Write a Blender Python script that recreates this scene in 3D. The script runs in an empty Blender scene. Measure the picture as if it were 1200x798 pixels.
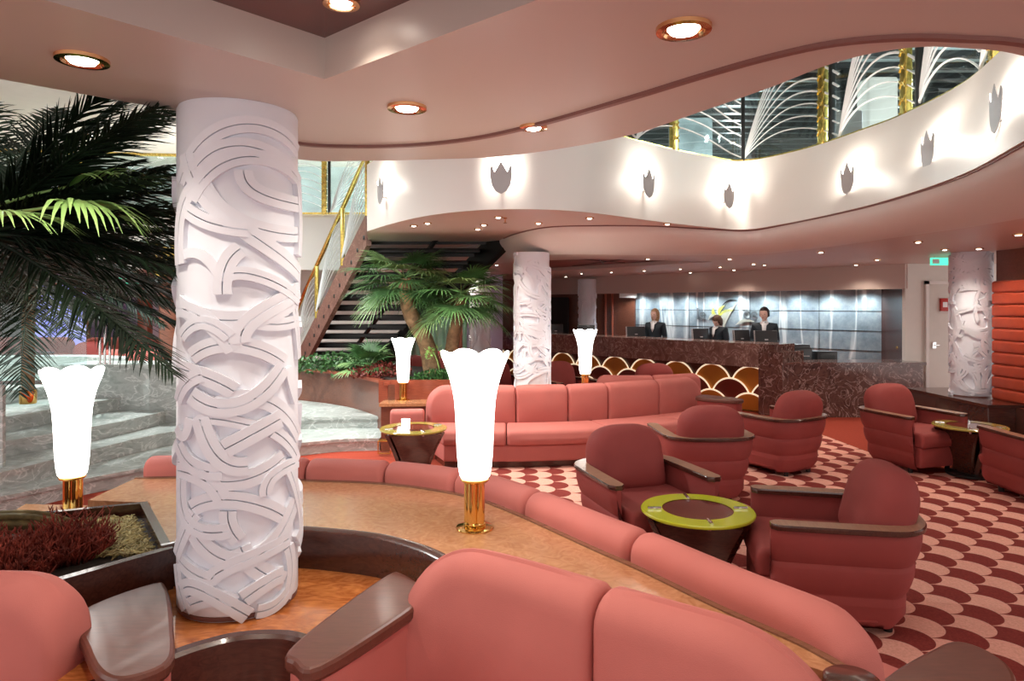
import bpy, bmesh, math, random
from mathutils import Vector, Matrix
from mathutils.geometry import tessellate_polygon
random.seed(7)
PI = math.pi
SC = bpy.context.scene
COL = SC.collection
EYE = 1.72
F = 800.0
HX, HY = 600.0, 357.0

def V(px, py, D):
    return Vector(((px-HX)/F*D, D, EYE-(py-HY)/F*D))
def G(px, py, z):
    D = (EYE-z)*F/(py-HY)
    return ((px-HX)/F*D, D)

# ---------------------------------------------------------------- materials
def newmat(name):
    m = bpy.data.materials.new(name); m.use_nodes = True
    nt = m.node_tree
    return m, nt, nt.nodes['Principled BSDF']
def sin_(nt, t, **kw):
    n = nt.nodes.new(t)
    for k, v in kw.items(): setattr(n, k, v)
    return n
def srgb(r, g, b):
    f = lambda c: (c/255/12.92) if c/255 <= .04045 else ((c/255+.055)/1.055)**2.4
    return (f(r), f(g), f(b), 1)
def setspec(b, rough, metal=0, spec=.5, coat=0):
    b.inputs['Roughness'].default_value = rough
    b.inputs['Metallic'].default_value = metal
    b.inputs['Specular IOR Level'].default_value = spec
    b.inputs['Coat Weight'].default_value = coat
    b.inputs['Coat Roughness'].default_value = .12
def ramp(nt, stops):
    r = nt.nodes.new('ShaderNodeValToRGB')
    e = r.color_ramp.elements
    e[0].position, e[0].color = stops[0]
    e[1].position, e[1].color = stops[-1]
    for p, c in stops[1:-1]:
        x = e.new(p); x.color = c
    return r
def coords(nt, scale=(1,1,1), rot=(0,0,0)):
    tc = nt.nodes.new('ShaderNodeTexCoord'); mp = nt.nodes.new('ShaderNodeMapping')
    mp.inputs['Scale'].default_value = scale; mp.inputs['Rotation'].default_value = rot
    nt.links.new(tc.outputs['Object'], mp.inputs['Vector'])
    return mp
def plain(name, col, rough=.5, metal=0, spec=.5, coat=0, var=.0, scale=8, bump=0, bscale=200):
    m, nt, b = newmat(name)
    setspec(b, rough, metal, spec, coat)
    mp = coords(nt)
    n = nt.nodes.new('ShaderNodeTexNoise'); n.inputs['Scale'].default_value = scale; n.inputs['Detail'].default_value = 3
    nt.links.new(mp.outputs[0], n.inputs['Vector'])
    lo = tuple(c*(1-var) for c in col[:3])+(1,); hi = tuple(min(1, c*(1+var)) for c in col[:3])+(1,)
    r = ramp(nt, [(.3, lo), (.7, hi)])
    nt.links.new(n.outputs['Fac'], r.inputs['Fac']); nt.links.new(r.outputs['Color'], b.inputs['Base Color'])
    if bump:
        n2 = nt.nodes.new('ShaderNodeTexNoise'); n2.inputs['Scale'].default_value = bscale
        nt.links.new(mp.outputs[0], n2.inputs['Vector'])
        bp = nt.nodes.new('ShaderNodeBump'); bp.inputs['Strength'].default_value = bump; bp.inputs['Distance'].default_value = .003
        nt.links.new(n2.outputs['Fac'], bp.inputs['Height']); nt.links.new(bp.outputs[0], b.inputs['Normal'])
    return m
def emis(name, col, strength, base=None):
    m, nt, b = newmat(name)
    b.inputs['Base Color'].default_value = base or col
    b.inputs['Emission Color'].default_value = col
    b.inputs['Emission Strength'].default_value = strength
    return m
def marble(name, base, mid, vein, scale=3, vscale=4, rough=.25, vpos=.02, coat=0):
    m, nt, b = newmat(name); setspec(b, rough, 0, .5, coat)
    mp = coords(nt, (1,1,2.2) if name == 'grey_marble' else (1,1,1))
    n = nt.nodes.new('ShaderNodeTexNoise'); n.inputs['Scale'].default_value = scale; n.inputs['Detail'].default_value = 8; n.inputs['Roughness'].default_value = .65; n.inputs['Distortion'].default_value = 1.2
    nt.links.new(mp.outputs[0], n.inputs['Vector'])
    r = ramp(nt, [(.32, base), (.5, mid), (.7, base)])
    nt.links.new(n.outputs['Fac'], r.inputs['Fac'])
    n2 = nt.nodes.new('ShaderNodeTexNoise'); n2.inputs['Scale'].default_value = vscale; n2.inputs['Detail'].default_value = 6; n2.inputs['Distortion'].default_value = 1.8
    nt.links.new(mp.outputs[0], n2.inputs['Vector'])
    s = nt.nodes.new('ShaderNodeMath'); s.operation = 'SUBTRACT'; s.inputs[1].default_value = .5
    a = nt.nodes.new('ShaderNodeMath'); a.operation = 'ABSOLUTE'
    nt.links.new(n2.outputs['Fac'], s.inputs[0]); nt.links.new(s.outputs[0], a.inputs[0])
    r2 = ramp(nt, [(0, (1,1,1,1)), (vpos, (0,0,0,1))])
    nt.links.new(a.outputs[0], r2.inputs['Fac'])
    mx = nt.nodes.new('ShaderNodeMix'); mx.data_type = 'RGBA'
    nt.links.new(r2.outputs['Color'], mx.inputs['Factor']); nt.links.new(r.outputs['Color'], mx.inputs['A']); mx.inputs['B'].default_value = vein
    nt.links.new(mx.outputs['Result'], b.inputs['Base Color'])
    return m
def wood(name, c1, c2, scale=(2,14,14), rough=.3, coat=.3, dist=1.5, ns=2.5):
    m, nt, b = newmat(name); setspec(b, rough, 0, .5, coat)
    mp = coords(nt, scale)
    n = nt.nodes.new('ShaderNodeTexNoise'); n.inputs['Scale'].default_value = ns; n.inputs['Detail'].default_value = 6; n.inputs['Distortion'].default_value = dist
    nt.links.new(mp.outputs[0], n.inputs['Vector'])
    r = ramp(nt, [(.3, c1), (.5, tuple((a+b_)/2 for a, b_ in zip(c1, c2))), (.7, c2)])
    nt.links.new(n.outputs['Fac'], r.inputs['Fac']); nt.links.new(r.outputs['Color'], b.inputs['Base Color'])
    return m
def glassy(name, tint, alpha=.12, rough=.02):
    m, nt, b = newmat(name)
    out = nt.nodes['Material Output']
    t = nt.nodes.new('ShaderNodeBsdfTransparent'); t.inputs['Color'].default_value = tint
    g = nt.nodes.new('ShaderNodeBsdfGlossy'); g.inputs['Roughness'].default_value = rough; g.inputs['Color'].default_value = (.9,.95,.95,1)
    mx = nt.nodes.new('ShaderNodeMixShader'); mx.inputs[0].default_value = alpha
    nt.links.new(t.outputs[0], mx.inputs[1]); nt.links.new(g.outputs[0], mx.inputs[2]); nt.links.new(mx.outputs[0], out.inputs['Surface'])
    nt.nodes.remove(b)
    return m

M = {}
M['sofa'] = plain('salmon_fabric', (.52,.163,.140,1), .75, var=.06, scale=3, bump=.25, bscale=350, spec=.25)
M['chair'] = plain('chair_fabric', (.31,.060,.054,1), .7, var=.08, scale=4, bump=.25, bscale=350, spec=.3)
M['burl'] = wood('tan_burl', (.40,.175,.075,1), (.57,.285,.14,1), (9,9,9), .22, .5, 3.5, 1.3)
M['burl_dark'] = wood('orange_burl', (.33,.085,.018,1), (.62,.22,.06,1), (5,11,9), .22, .5, 3, 1.6)
M['dwood'] = wood('dark_mahogany', (.045,.014,.009,1), (.085,.026,.016,1), (3,20,20), .25, .5)
M['mwood'] = wood('brown_mahogany', (.13,.04,.022,1), (.2,.065,.035,1), (3,20,20), .28, .4)
M['sarmwood'] = wood('sofa_armrest_wood', (.11,.036,.024,1), (.15,.05,.034,1), (3,20,20), .33, .15)
M['armwood'] = wood('armrest_wood', (.17,.075,.042,1), (.26,.12,.07,1), (3,20,20), .25, .4)
M['rwood'] = wood('red_mahogany', (.26,.06,.03,1), (.36,.09,.045,1), (3,20,20), .3, .3)
M['white'] = plain('column_white', (.77,.80,.87,1), .4, var=.02)
M['ceil'] = plain('ceiling_mauve', (.58,.50,.45,1), .35, var=.02, scale=1)
M['ceil_low'] = plain('ceiling_rose', (.62,.50,.45,1), .4, var=.02, scale=1)
M['fascia'] = plain('fascia_cream', (.74,.70,.66,1), .5, var=.015, scale=1)
M['cream'] = plain('cream_paint', (.70,.66,.60,1), .5, var=.02)
M['trim'] = plain('rose_trim', (.22,.10,.085,1), .4)
M['redgloss'] = plain('dark_red_lacquer', (.12,.022,.018,1), .12, coat=.6, var=.15, scale=2)
M['black'] = plain('black_metal', (.012,.012,.012,1), .35)
M['blackp'] = plain('black_plastic', (.018,.018,.02,1), .3)
M['brass'] = plain('polished_brass', (.80,.52,.16,1), .1, 1)
M['gold'] = plain('gold_metal', (.72,.55,.15,1), .25, 1, var=.3, scale=30)
M['bronze'] = plain('bronze_ring', (.75,.42,.2,1), .15, 1)
M['chrome'] = plain('chrome', (.8,.8,.8,1), .08, 1)
M['shade'] = emis('lamp_shade_glow', (1,.96,.9,1), 3.6, (.9,.9,.9,1))
M['bulb'] = emis('bulb_glow', (1,.93,.82,1), 14)
M['bulb_s'] = emis('small_bulb_glow', (1,.92,.8,1), 9)
M['lime'] = plain('lime_glass', (.60,.66,.03,1), .15, coat=.5)
M['goldring'] = plain('olive_gold_glass', (.42,.34,.07,1), .12, coat=.5)
M['tabred'] = plain('dark_red_tabletop', (.16,.035,.022,1), .1, coat=.6)
M['stone'] = marble('grey_marble', (.30,.34,.32,1), (.50,.54,.52,1), (.74,.77,.75,1), 3.4, 2.6, .3, .035)
M['bmarble'] = marble('brown_marble', (.055,.028,.024,1), (.15,.075,.062,1), (.42,.30,.27,1), 5, 4, .15, .022, .3)
M['smarble'] = marble('stair_brown_marble', (.13,.055,.04,1), (.19,.09,.065,1), (.34,.2,.16,1), 6, 6, .5, .02)
M['lmarble'] = marble('light_brown_marble', (.16,.085,.07,1), (.26,.15,.125,1), (.5,.38,.34,1), 5, 5, .15, .022, .3)
M['glass'] = glassy('clear_glass', (.86,.94,.93,1), .07)
M['etch'] = plain('etched_white', (.85,.88,.88,1), .5)
M['palm'] = plain('palm_leaf_green', (.06,.15,.045,1), .45, var=.45, scale=6)
M['palm_mid'] = plain('palm_leaf_light', (.20,.34,.12,1), .45, var=.35, scale=6)
M['redmatt'] = plain('dark_red_ceiling_panel', (.28,.07,.055,1), .45, var=.25, scale=2)
M['palm_backlit'] = plain('backlit_palm_leaf', (.008,.020,.009,1), .6, var=.6, scale=6, spec=.2)  # darkness of the backlit silhouette put into the leaf colour
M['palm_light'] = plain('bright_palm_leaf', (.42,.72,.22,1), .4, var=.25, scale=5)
M['bark'] = plain('palm_bark', (.30,.19,.10,1), .8, var=.45, scale=14, bump=.8, bscale=40)
M['root'] = plain('olive_root', (.16,.12,.045,1), .8, var=.5, scale=25, bump=.8, bscale=60)
M['soil'] = plain('dark_soil', (.03,.02,.014,1), .9, var=.4, scale=40)
M['moss'] = plain('dried_red_moss', (.24,.035,.018,1), .8, var=.5, scale=20)
M['straw'] = plain('pale_straw', (.42,.33,.14,1), .8, var=.4, scale=20)
M['ivy'] = plain('groundcover_green', (.05,.16,.04,1), .5, var=.4, scale=10)
M['redleaf'] = plain('red_foliage', (.2,.03,.02,1), .6, var=.5, scale=10)
M['skin'] = plain('skin_tone', (.80,.52,.42,1), .5, var=.04)
M['navy'] = plain('navy_jacket', (.012,.02,.028,1), .7)
M['shirt'] = plain('white_shirt', (.8,.78,.78,1), .6)
M['sred'] = plain('sign_red', (.5,.02,.012,1), .4)
M['swhite'] = plain('sign_white', (.8,.8,.8,1), .4)
M['exit'] = emis('exit_sign_green', (.08,.75,.45,1), 1.1)
M['orange'] = plain('gold_orange_panel', (.52,.21,.032,1), .3, .3, var=.15, scale=1.5)
M['darkred'] = plain('dark_red_panel', (.13,.018,.012,1), .3, var=.2, scale=2)
M['outline'] = emis('cream_outline', (1,.8,.55,1), .55, (.85,.75,.6,1))
M['purple'] = emis('purple_lit_panel', (.38,.36,.95,1), .75)
M['lav'] = plain('lavender_wall', (.55,.5,.72,1), .5)
M['teal'] = plain('mint_curtain', (.35,.6,.48,1), .7, var=.2, scale=3)
M['sconce'] = plain('sconce_grey', (.40,.38,.38,1), .5)
M['deckceil'] = plain('upper_ceiling_teal_grey', (.36,.43,.43,1), .6, 0, var=.6, scale=.9)
M['channel'] = plain('red_leather', (.42,.062,.028,1), .38, var=.1, spec=.4)
M['paper'] = plain('white_paper', (.85,.85,.82,1), .5)
M['glow'] = emis('candle_glow', (1,.95,.85,1), 2.0)

def carpet_mat():
    m, nt, b = newmat('scallop_carpet'); setspec(b, .9, 0, .1)
    L = nt.links
    tc = nt.nodes.new('ShaderNodeTexCoord'); sep = nt.nodes.new('ShaderNodeSeparateXYZ')
    L.new(tc.outputs['Object'], sep.inputs[0])
    def mt(op, a, b_=None):
        n = nt.nodes.new('ShaderNodeMath'); n.operation = op
        for i, v in enumerate((a, b_)):
            if v is None: continue
            if isinstance(v, (int, float)): n.inputs[i].default_value = v
            else: L.new(v, n.inputs[i])
        return n.outputs[0]
    x = mt('DIVIDE', sep.outputs[0], .135); y = mt('DIVIDE', sep.outputs[1], .27)
    k = mt('FLOOR', x); f = mt('SUBTRACT', x, k)
    par = mt('FLOORED_MODULO', k, 2)
    g = mt('MULTIPLY', mt('SUBTRACT', mt('FRACT', mt('ADD', y, mt('MULTIPLY', par, .5))), .5), 2)
    d = mt('ADD', mt('MULTIPLY', f, f), mt('MULTIPLY', g, g))
    ins = mt('LESS_THAN', d, .96)
    c = mt('FLOORED_MODULO', mt('ADD', k, ins), 2)
    n = nt.nodes.new('ShaderNodeTexNoise'); n.inputs['Scale'].default_value = 90; L.new(tc.outputs['Object'], n.inputs['Vector'])
    r1 = ramp(nt, [(.3, (.20,.035,.03,1)), (.7, (.27,.05,.042,1))]); r2 = ramp(nt, [(.3, (.72,.36,.28,1)), (.7, (.86,.46,.37,1))])
    L.new(n.outputs['Fac'], r1.inputs[0]); L.new(n.outputs['Fac'], r2.inputs[0])
    mx = nt.nodes.new('ShaderNodeMix'); mx.data_type = 'RGBA'
    L.new(c, mx.inputs['Factor']); L.new(r1.outputs[0], mx.inputs['A']); L.new(r2.outputs[0], mx.inputs['B'])
    L.new(mx.outputs['Result'], b.inputs['Base Color'])
    return m
M['carpet'] = carpet_mat()
M['redfloor'] = plain('plain_red_carpet', (.36,.06,.035,1), .9, var=.08, scale=30, spec=.1)

M['armtop_sheen'] = wood('armrest_top_painted_sheen', (.33,.18,.11,1), (.43,.25,.16,1), (2,16,16), .3, .3)  # tan reflection on the polished arm tops, put into the colour
def wallmarble_mat():
    m, nt, b = newmat('blue_grey_marble'); setspec(b, .2, 0, .5, .3)
    L = nt.links
    mp = coords(nt)
    n = nt.nodes.new('ShaderNodeTexNoise'); n.inputs['Scale'].default_value = 2.2; n.inputs['Detail'].default_value = 9; n.inputs['Roughness'].default_value = .7
    L.new(mp.outputs[0], n.inputs['Vector'])
    r = ramp(nt, [(.3, (.16,.21,.24,1)), (.5, (.30,.36,.39,1)), (.68, (.45,.51,.52,1))])
    L.new(n.outputs['Fac'], r.inputs[0])
    mp2 = coords(nt, (1.3,1.3,.16))
    n2 = nt.nodes.new('ShaderNodeTexNoise'); n2.inputs['Scale'].default_value = 1.5; n2.inputs['Detail'].default_value = 3; n2.inputs['Distortion'].default_value = .35
    L.new(mp2.outputs[0], n2.inputs['Vector'])
    s = nt.nodes.new('ShaderNodeMath'); s.operation = 'SUBTRACT'; s.inputs[1].default_value = .5
    a = nt.nodes.new('ShaderNodeMath'); a.operation = 'ABSOLUTE'
    L.new(n2.outputs['Fac'], s.inputs[0]); L.new(s.outputs[0], a.inputs[0])
    r2 = ramp(nt, [(0, (1,1,1,1)), (.012, (.6,.6,.6,1)), (.035, (0,0,0,1))]); L.new(a.outputs[0], r2.inputs[0])
    mx = nt.nodes.new('ShaderNodeMix'); mx.data_type = 'RGBA'
    L.new(r2.outputs[0], mx.inputs['Factor']); L.new(r.outputs[0], mx.inputs['A']); mx.inputs['B'].default_value = (.78,.82,.80,1)
    L.new(mx.outputs['Result'], b.inputs['Base Color'])
    return m
M['wallmarble'] = wallmarble_mat()

# ---------------------------------------------------------------- mesh helpers
def catmull(pts, n=8, closed=False):
    P = [Vector(p) for p in pts]; out = []; N = len(P)
    rng = range(N if closed else N-1)
    for i in rng:
        if closed: a, b, c, d = P[i-1], P[i], P[(i+1) % N], P[(i+2) % N]
        else: a, b, c, d = P[max(i-1,0)], P[i], P[i+1], P[min(i+2,N-1)]
        for k in range(n):
            t = k/n
            out.append(.5*((2*b)+(c-a)*t+(2*a-5*b+4*c-d)*t*t+(3*b-a-3*c+d)*t**3))
    if not closed: out.append(P[-1])
    return out
class Path:
    def __init__(s, pts, n=10, smooth=True, closed=False):
        s.p = catmull([Vector(q).to_2d() for q in pts], n, closed) if smooth else [Vector(q).to_2d() for q in pts]
        s.c = [0]
        for a, b in zip(s.p, s.p[1:]): s.c.append(s.c[-1]+(b-a).length)
        s.L = s.c[-1]
    def at(s, d):
        d = max(0, min(s.L, d)); i = 0
        lo, hi = 0, len(s.c)-1
        while hi-lo > 1:
            m = (lo+hi)//2
            if s.c[m] <= d: lo = m
            else: hi = m
        i = lo; seg = s.c[i+1]-s.c[i]
        return s.p[i].lerp(s.p[i+1], (d-s.c[i])/seg if seg else 0)
    def tan(s, d):
        e = max(.01, s.L*.004); v = s.at(d+e)-s.at(d-e)
        return v.normalized()
    def nor(s, d):
        t = s.tan(d); return Vector((t.y, -t.x))
    def near_x(s, px, z=None):
        best = min(range(401), key=lambda k: abs((lambda q: HX+F*q.x/q.y)(s.at(s.L*k/400))-px))
        return s.L*best/400

class MB:
    def __init__(s): s.v = []; s.f = []; s.m = []
    def add(s, vs, fs, mi=0):
        o = len(s.v); s.v += [tuple(v) for v in vs]; s.f += [tuple(i+o for i in f) for f in fs]; s.m += [mi]*len(fs)
    def box(s, x0, x1, y0, y1, z0, z1, mi=0, xf=None):
        vs = [Vector(p) for p in ((x0,y0,z0),(x1,y0,z0),(x1,y1,z0),(x0,y1,z0),(x0,y0,z1),(x1,y0,z1),(x1,y1,z1),(x0,y1,z1))]
        if xf: vs = [xf @ v for v in vs]
        s.add(vs, [(3,2,1,0),(4,5,6,7),(0,1,5,4),(1,2,6,5),(2,3,7,6),(3,0,4,7)], mi)
    def rbox(s, x0, x1, y0, y1, z0, z1, r=.01, mi=0, xf=None):
        # box with chamfered vertical corners and top edge
        pl = []
        for cx, cy, a0 in ((x1-r,y1-r,0),(x0+r,y1-r,PI/2),(x0+r,y0+r,PI),(x1-r,y0+r,1.5*PI)):
            for k in range(4):
                a = a0+k*PI/6; pl.append((cx, cy, math.cos(a), math.sin(a)))
        n = len(pl); vs = []
        for z, q in ((z0,1),(z1-r,1),(z1-r*.3,.7),(z1,0)):
            for cx, cy, ca, sa in pl: vs.append(Vector((cx+r*q*ca, cy+r*q*sa, z)))
        if xf: vs = [xf @ v for v in vs]
        fs = [tuple(range(n-1,-1,-1)), tuple(range(3*n, 4*n))]
        for j in range(3):
            for i in range(n): fs.append((j*n+i, j*n+(i+1)%n, (j+1)*n+(i+1)%n, (j+1)*n+i))
        s.add(vs, fs, mi)
    def tube(s, pts, r, n=8, mi=0, caps=True, flat=1.0, up=None):
        P = [Vector(p) for p in pts]
        if len(P) < 2: return
        rs = r if isinstance(r, (list, tuple)) else [r]*len(P)
        vs = []; prev = None
        for i, p in enumerate(P):
            t = (P[min(i+1,len(P)-1)]-P[max(i-1,0)]).normalized()
            if prev is None:
                u = Vector(up) if up else (Vector((0,0,1)) if abs(t.z) < .9 else Vector((1,0,0)))
            else: u = prev
            u = (u-t*u.dot(t)).normalized(); w = t.cross(u); prev = u
            for k in range(n):
                a = 2*PI*k/n; vs.append(p+(u*math.cos(a)*flat+w*math.sin(a))*rs[i])
        fs = []
        for i in range(len(P)-1):
            for k in range(n): fs.append((i*n+k, i*n+(k+1)%n, (i+1)*n+(k+1)%n, (i+1)*n+k))
        if caps: fs += [tuple(range(n-1,-1,-1)), tuple(range((len(P)-1)*n, len(P)*n))]
        s.add(vs, fs, mi)
    def lathe(s, prof, n=32, c=(0,0,0), mi=0, mod=None, caps=True):
        vs = []; c = Vector(c)
        for r, z in prof:
            for k in range(n):
                a = 2*PI*k/n; rr = r; zz = z
                if mod: rr, zz = mod(r, z, a)
                vs.append(c+Vector((rr*math.cos(a), rr*math.sin(a), zz)))
        fs = []
        for i in range(len(prof)-1):
            for k in range(n): fs.append((i*n+k, i*n+(k+1)%n, (i+1)*n+(k+1)%n, (i+1)*n+k))
        if caps:
            fs += [tuple(range(n-1,-1,-1)), tuple(range((len(prof)-1)*n, len(prof)*n))]
        s.add(vs, fs, mi)
    def prism(s, poly, z0, z1, mi=0, holes=(), bevel=0):
        loops = [[Vector((p[0],p[1],0)) for p in poly]]+[[Vector((p[0],p[1],0)) for p in h] for h in holes]
        tris = tessellate_polygon(loops); flat = [p for l in loops for p in l]; n = len(flat)
        s.add([(p.x,p.y,z1) for p in flat]+[(p.x,p.y,z0) for p in flat], [tuple(t) for t in tris]+[tuple(i+n for i in reversed(t)) for t in tris], mi)
        for l in loops:
            k = len(l)
            s.add([(p.x,p.y,z0) for p in l]+[(p.x,p.y,z1) for p in l], [(i,(i+1)%k,(i+1)%k+k,i+k) for i in range(k)], mi)
    def sweep(s, path, prof, d0=0, d1=None, step=.05, mi=0, caps=True, fn=None, closed_prof=True):
        d1 = path.L if d1 is None else d1
        n = max(2, int((d1-d0)/step)+1); st = [d0+(d1-d0)*i/(n-1) for i in range(n)]
        vs = []; m = len(prof)
        for d in st:
            p = path.at(d); nn = path.nor(d)
            for a, z in (fn(d, prof) if fn else prof): vs.append((p.x+nn.x*a, p.y+nn.y*a, z))
        fs = []
        for i in range(n-1):
            for k in range(m if closed_prof else m-1): fs.append((i*m+k, (i+1)*m+k, (i+1)*m+(k+1)%m, i*m+(k+1)%m))
        if caps and closed_prof: fs += [tuple(range(m)), tuple(range((n-1)*m+m-1, (n-1)*m-1, -1))]
        s.add(vs, fs, mi)
    def cushion(s, path, d0, d1, n0, n1, z0, z1, re=.03, c0=0, c1=0, rt=.05, rb=.02, bulge=0, lean=0, mi=0, gap=.003, dep=2.0):
        """soft upholstered block along a path between normal offsets n0..n1; c0/c1 big rounding of the top corner at each end"""
        d0 += gap; d1 -= gap; L = d1-d0
        st = []
        def ends(R, m=7): return [R*(1-math.cos(PI/2*k/m)) for k in range(m+1)]
        R0 = max(re, c0); R1 = max(re, c1)
        A = sorted(set([round(x, 5) for x in ends(re)+(ends(c0, 12) if c0 else [])]))
        B = sorted(set([round(L-x, 5) for x in ends(re)+(ends(c1, 12) if c1 else [])]))
        mid = [R0+(L-R0-R1)*k/max(1, int((L-R0-R1)/.06)) for k in range(1, max(1, int((L-R0-R1)/.06)))]
        st = A+mid+B
        vs = []; m = 0
        for x in st:
            q = min(x, L-x); ins = 0
            if q < re: ins = re*(1-math.sqrt(max(0, 1-(1-q/re)**2)))
            zt = z1
            if c0 and x < c0: zt -= c0*(1-(max(0, 1-(1-x/c0)**dep))**(1/dep))
            if c1 and L-x < c1: zt -= c1*(1-(max(0, 1-(1-(L-x)/c1)**dep))**(1/dep))
            a0, a1, b0, b1 = n0+ins, n1-ins, z0+ins*.5, zt-ins
            b1 = max(b1, b0+.02)
            rr = min(rt, (a1-a0)*.48, (b1-b0)*.48); rq = min(rb, rr)
            prof = []
            for cx, cz, ang, r_ in ((a1-rr, b1-rr, 0, rr), (a0+rr, b1-rr, PI/2, rr), (a0+rq, b0+rq, PI, rq), (a1-rq, b0+rq, 1.5*PI, rq)):
                for k in range(6):
                    t = ang+k*PI/10; prof.append((cx+r_*math.cos(t), cz+r_*math.sin(t)))
            # bulging faces: extra points
            pr = []
            P4 = [prof[0:6], prof[6:12], prof[12:18], prof[18:24]]
            h = b1-b0; bq = bulge*min(1, q/.12) if bulge else 0
            pr += P4[0]
            u = P4[0][-1]; w = P4[1][0]
            pr += [((u[0]*(1-t)+w[0]*t), u[1]+bq*.4*math.sin(PI*t)) for t in (.33,.67)]
            pr += P4[1]; u = P4[1][-1]; w = P4[2][0]
            pr += [(u[0]-bq*math.sin(PI*t), u[1]*(1-t)+w[1]*t) for t in (.25,.5,.75)]
            pr += P4[2]; pr += P4[3]; u = P4[3][-1]; w = P4[0][0]
            pr += [(u[0]+bq*math.sin(PI*t), u[1]*(1-t)+w[1]*t) for t in (.25,.5,.75)]
            p = path.at(d0+x); nn = path.nor(d0+x); m = len(pr)
            for a, z in pr:
                a2 = a-lean*(z-z0)
                vs.append((p.x+nn.x*a2, p.y+nn.y*a2, z))
        fs = []; n = len(st)
        for i in range(n-1):
            for k in range(m): fs.append((i*m+k, (i+1)*m+k, (i+1)*m+(k+1)%m, i*m+(k+1)%m))
        fs += [tuple(range(m)), tuple(range((n-1)*m+m-1, (n-1)*m-1, -1))]
        s.add(vs, fs, mi)
    def pillow(s, w, h, t, xf, ntop=2.6, nbot=6, N=40, mi=0):
        """arched cushion in the local xz plane, thickness along y, base centre at origin"""
        out = []
        for k in range(N):
            a = 2*PI*k/N; ca, sa = math.cos(a), math.sin(a); e = ntop if sa > 0 else nbot
            out.append((w/2*math.copysign(abs(ca)**(2/e), ca), h*.5+h*.5*math.copysign(abs(sa)**(2/e), sa)))
        rings = [(0.02,-1),(.45,-1),(.72,-1),(.87,-1),(.95,-1),(.99,-1),(1,0),(.99,1),(.95,1),(.87,1),(.72,1),(.45,1),(.02,1)]
        vs = []
        for q, sd in rings:
            th = sd*t/2*(max(0, 1-q**5))**.5
            for x, z in out: vs.append(xf @ Vector((x*q, th, h*.5+(z-h*.5)*q)))
        fs = [tuple(range(N)), tuple(range(12*N+N-1, 12*N-1, -1))]
        for j in range(12):
            for i in range(N): fs.append((j*N+i, (j+1)*N+i, (j+1)*N+(i+1)%N, j*N+(i+1)%N))
        s.add(vs, fs, mi)
    def build(s, name, mats, parent=None, sharp=38, world=False, recalc=True):
        me = bpy.data.meshes.new(name)
        vs = s.v
        if world and parent is not None:
            inv = parent_mat(parent).inverted()
            vs = [tuple(inv @ Vector(v)) for v in vs]
        me.from_pydata(vs, [], s.f)
        if not isinstance(mats, (list, tuple)): mats = [mats]
        for m in mats: me.materials.append(m)
        if len(mats) > 1: me.polygons.foreach_set('material_index', s.m)
        bm = bmesh.new(); bm.from_mesh(me)
        if recalc: bmesh.ops.recalc_face_normals(bm, faces=bm.faces)
        for f in bm.faces: f.smooth = True
        lim = math.radians(sharp)
        for e in bm.edges:
            if len(e.link_faces) == 2:
                if e.calc_face_angle(0) > lim: e.smooth = False
        bm.to_mesh(me); bm.free()
        o = bpy.data.objects.new(name, me); COL.objects.link(o)
        if parent is not None: o.parent = parent
        return o
def parent_mat(p):
    m = Matrix.LocRotScale(p.location, p.rotation_euler, p.scale)
    return parent_mat(p.parent) @ m if p.parent else m
def tag(o, label=None, cat=None, group=None, kind=None):
    if label: o['label'] = label
    if cat: o['category'] = cat
    if group: o['group'] = group
    if kind: o['kind'] = kind
    return o
def thing(name, label, cat, loc=(0,0,0), rz=0, group=None):
    o = bpy.data.objects.new(name, None); COL.objects.link(o); o.empty_display_size = .1
    o.location = loc; o.rotation_euler = (0,0,rz)
    return tag(o, label, cat, group)
def copy_tree(o, parent=None):
    c = o.copy(); COL.objects.link(c); c.parent = parent
    for ch in list(CH.get(o.name, [])) or [x for x in o.children]:
        copy_tree(ch, c)
    return c
CH = {}
def struct(name, mb, mat, **kw):
    o = mb.build(name, mat, **kw); o['kind'] = 'structure'; return o
def light(kind, name, loc, energy, color=(1,.88,.75), size=.05, rot=None, spot=None, blend=.5, parent=None):
    l = bpy.data.lights.new(name, kind); l.energy = energy; l.color = color
    if kind in ('POINT','SPOT'): l.shadow_soft_size = size
    if kind == 'AREA': l.size = size
    if kind == 'SPOT': l.spot_size = spot or 2; l.spot_blend = blend
    o = bpy.data.objects.new(name, l); COL.objects.link(o); o.location = loc
    if rot: o.rotation_euler = rot
    if parent: o.parent = parent
    return o
# ---------------------------------------------------------------- camera, world, view
cam = bpy.data.cameras.new('camera'); cam.lens = 24; cam.sensor_width = 36; cam.sensor_fit = 'HORIZONTAL'
cam.shift_y = -42/1200; cam.clip_end = 200; cam.clip_start = .05
co = bpy.data.objects.new('camera', cam); COL.objects.link(co); co.location = (0,0,EYE); co.rotation_euler = (PI/2,0,0)
SC.camera = co
w = bpy.data.worlds.new('hall_light'); SC.world = w; w.use_nodes = True
w.node_tree.nodes['Background'].inputs[0].default_value = (1,.93,.90,1)
w.node_tree.nodes['Background'].inputs[1].default_value = 1.15
SC.view_settings.view_transform = 'Standard'; SC.view_settings.look = 'None'; SC.view_settings.gamma = 1; SC.view_settings.use_curve_mapping = False
SC.view_settings.exposure = 0.5
try:
    SC.cycles.use_denoising = True
    SC.cycles.max_bounces = 8
    SC.cycles.sample_clamp_indirect = 6
except Exception: pass
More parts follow.
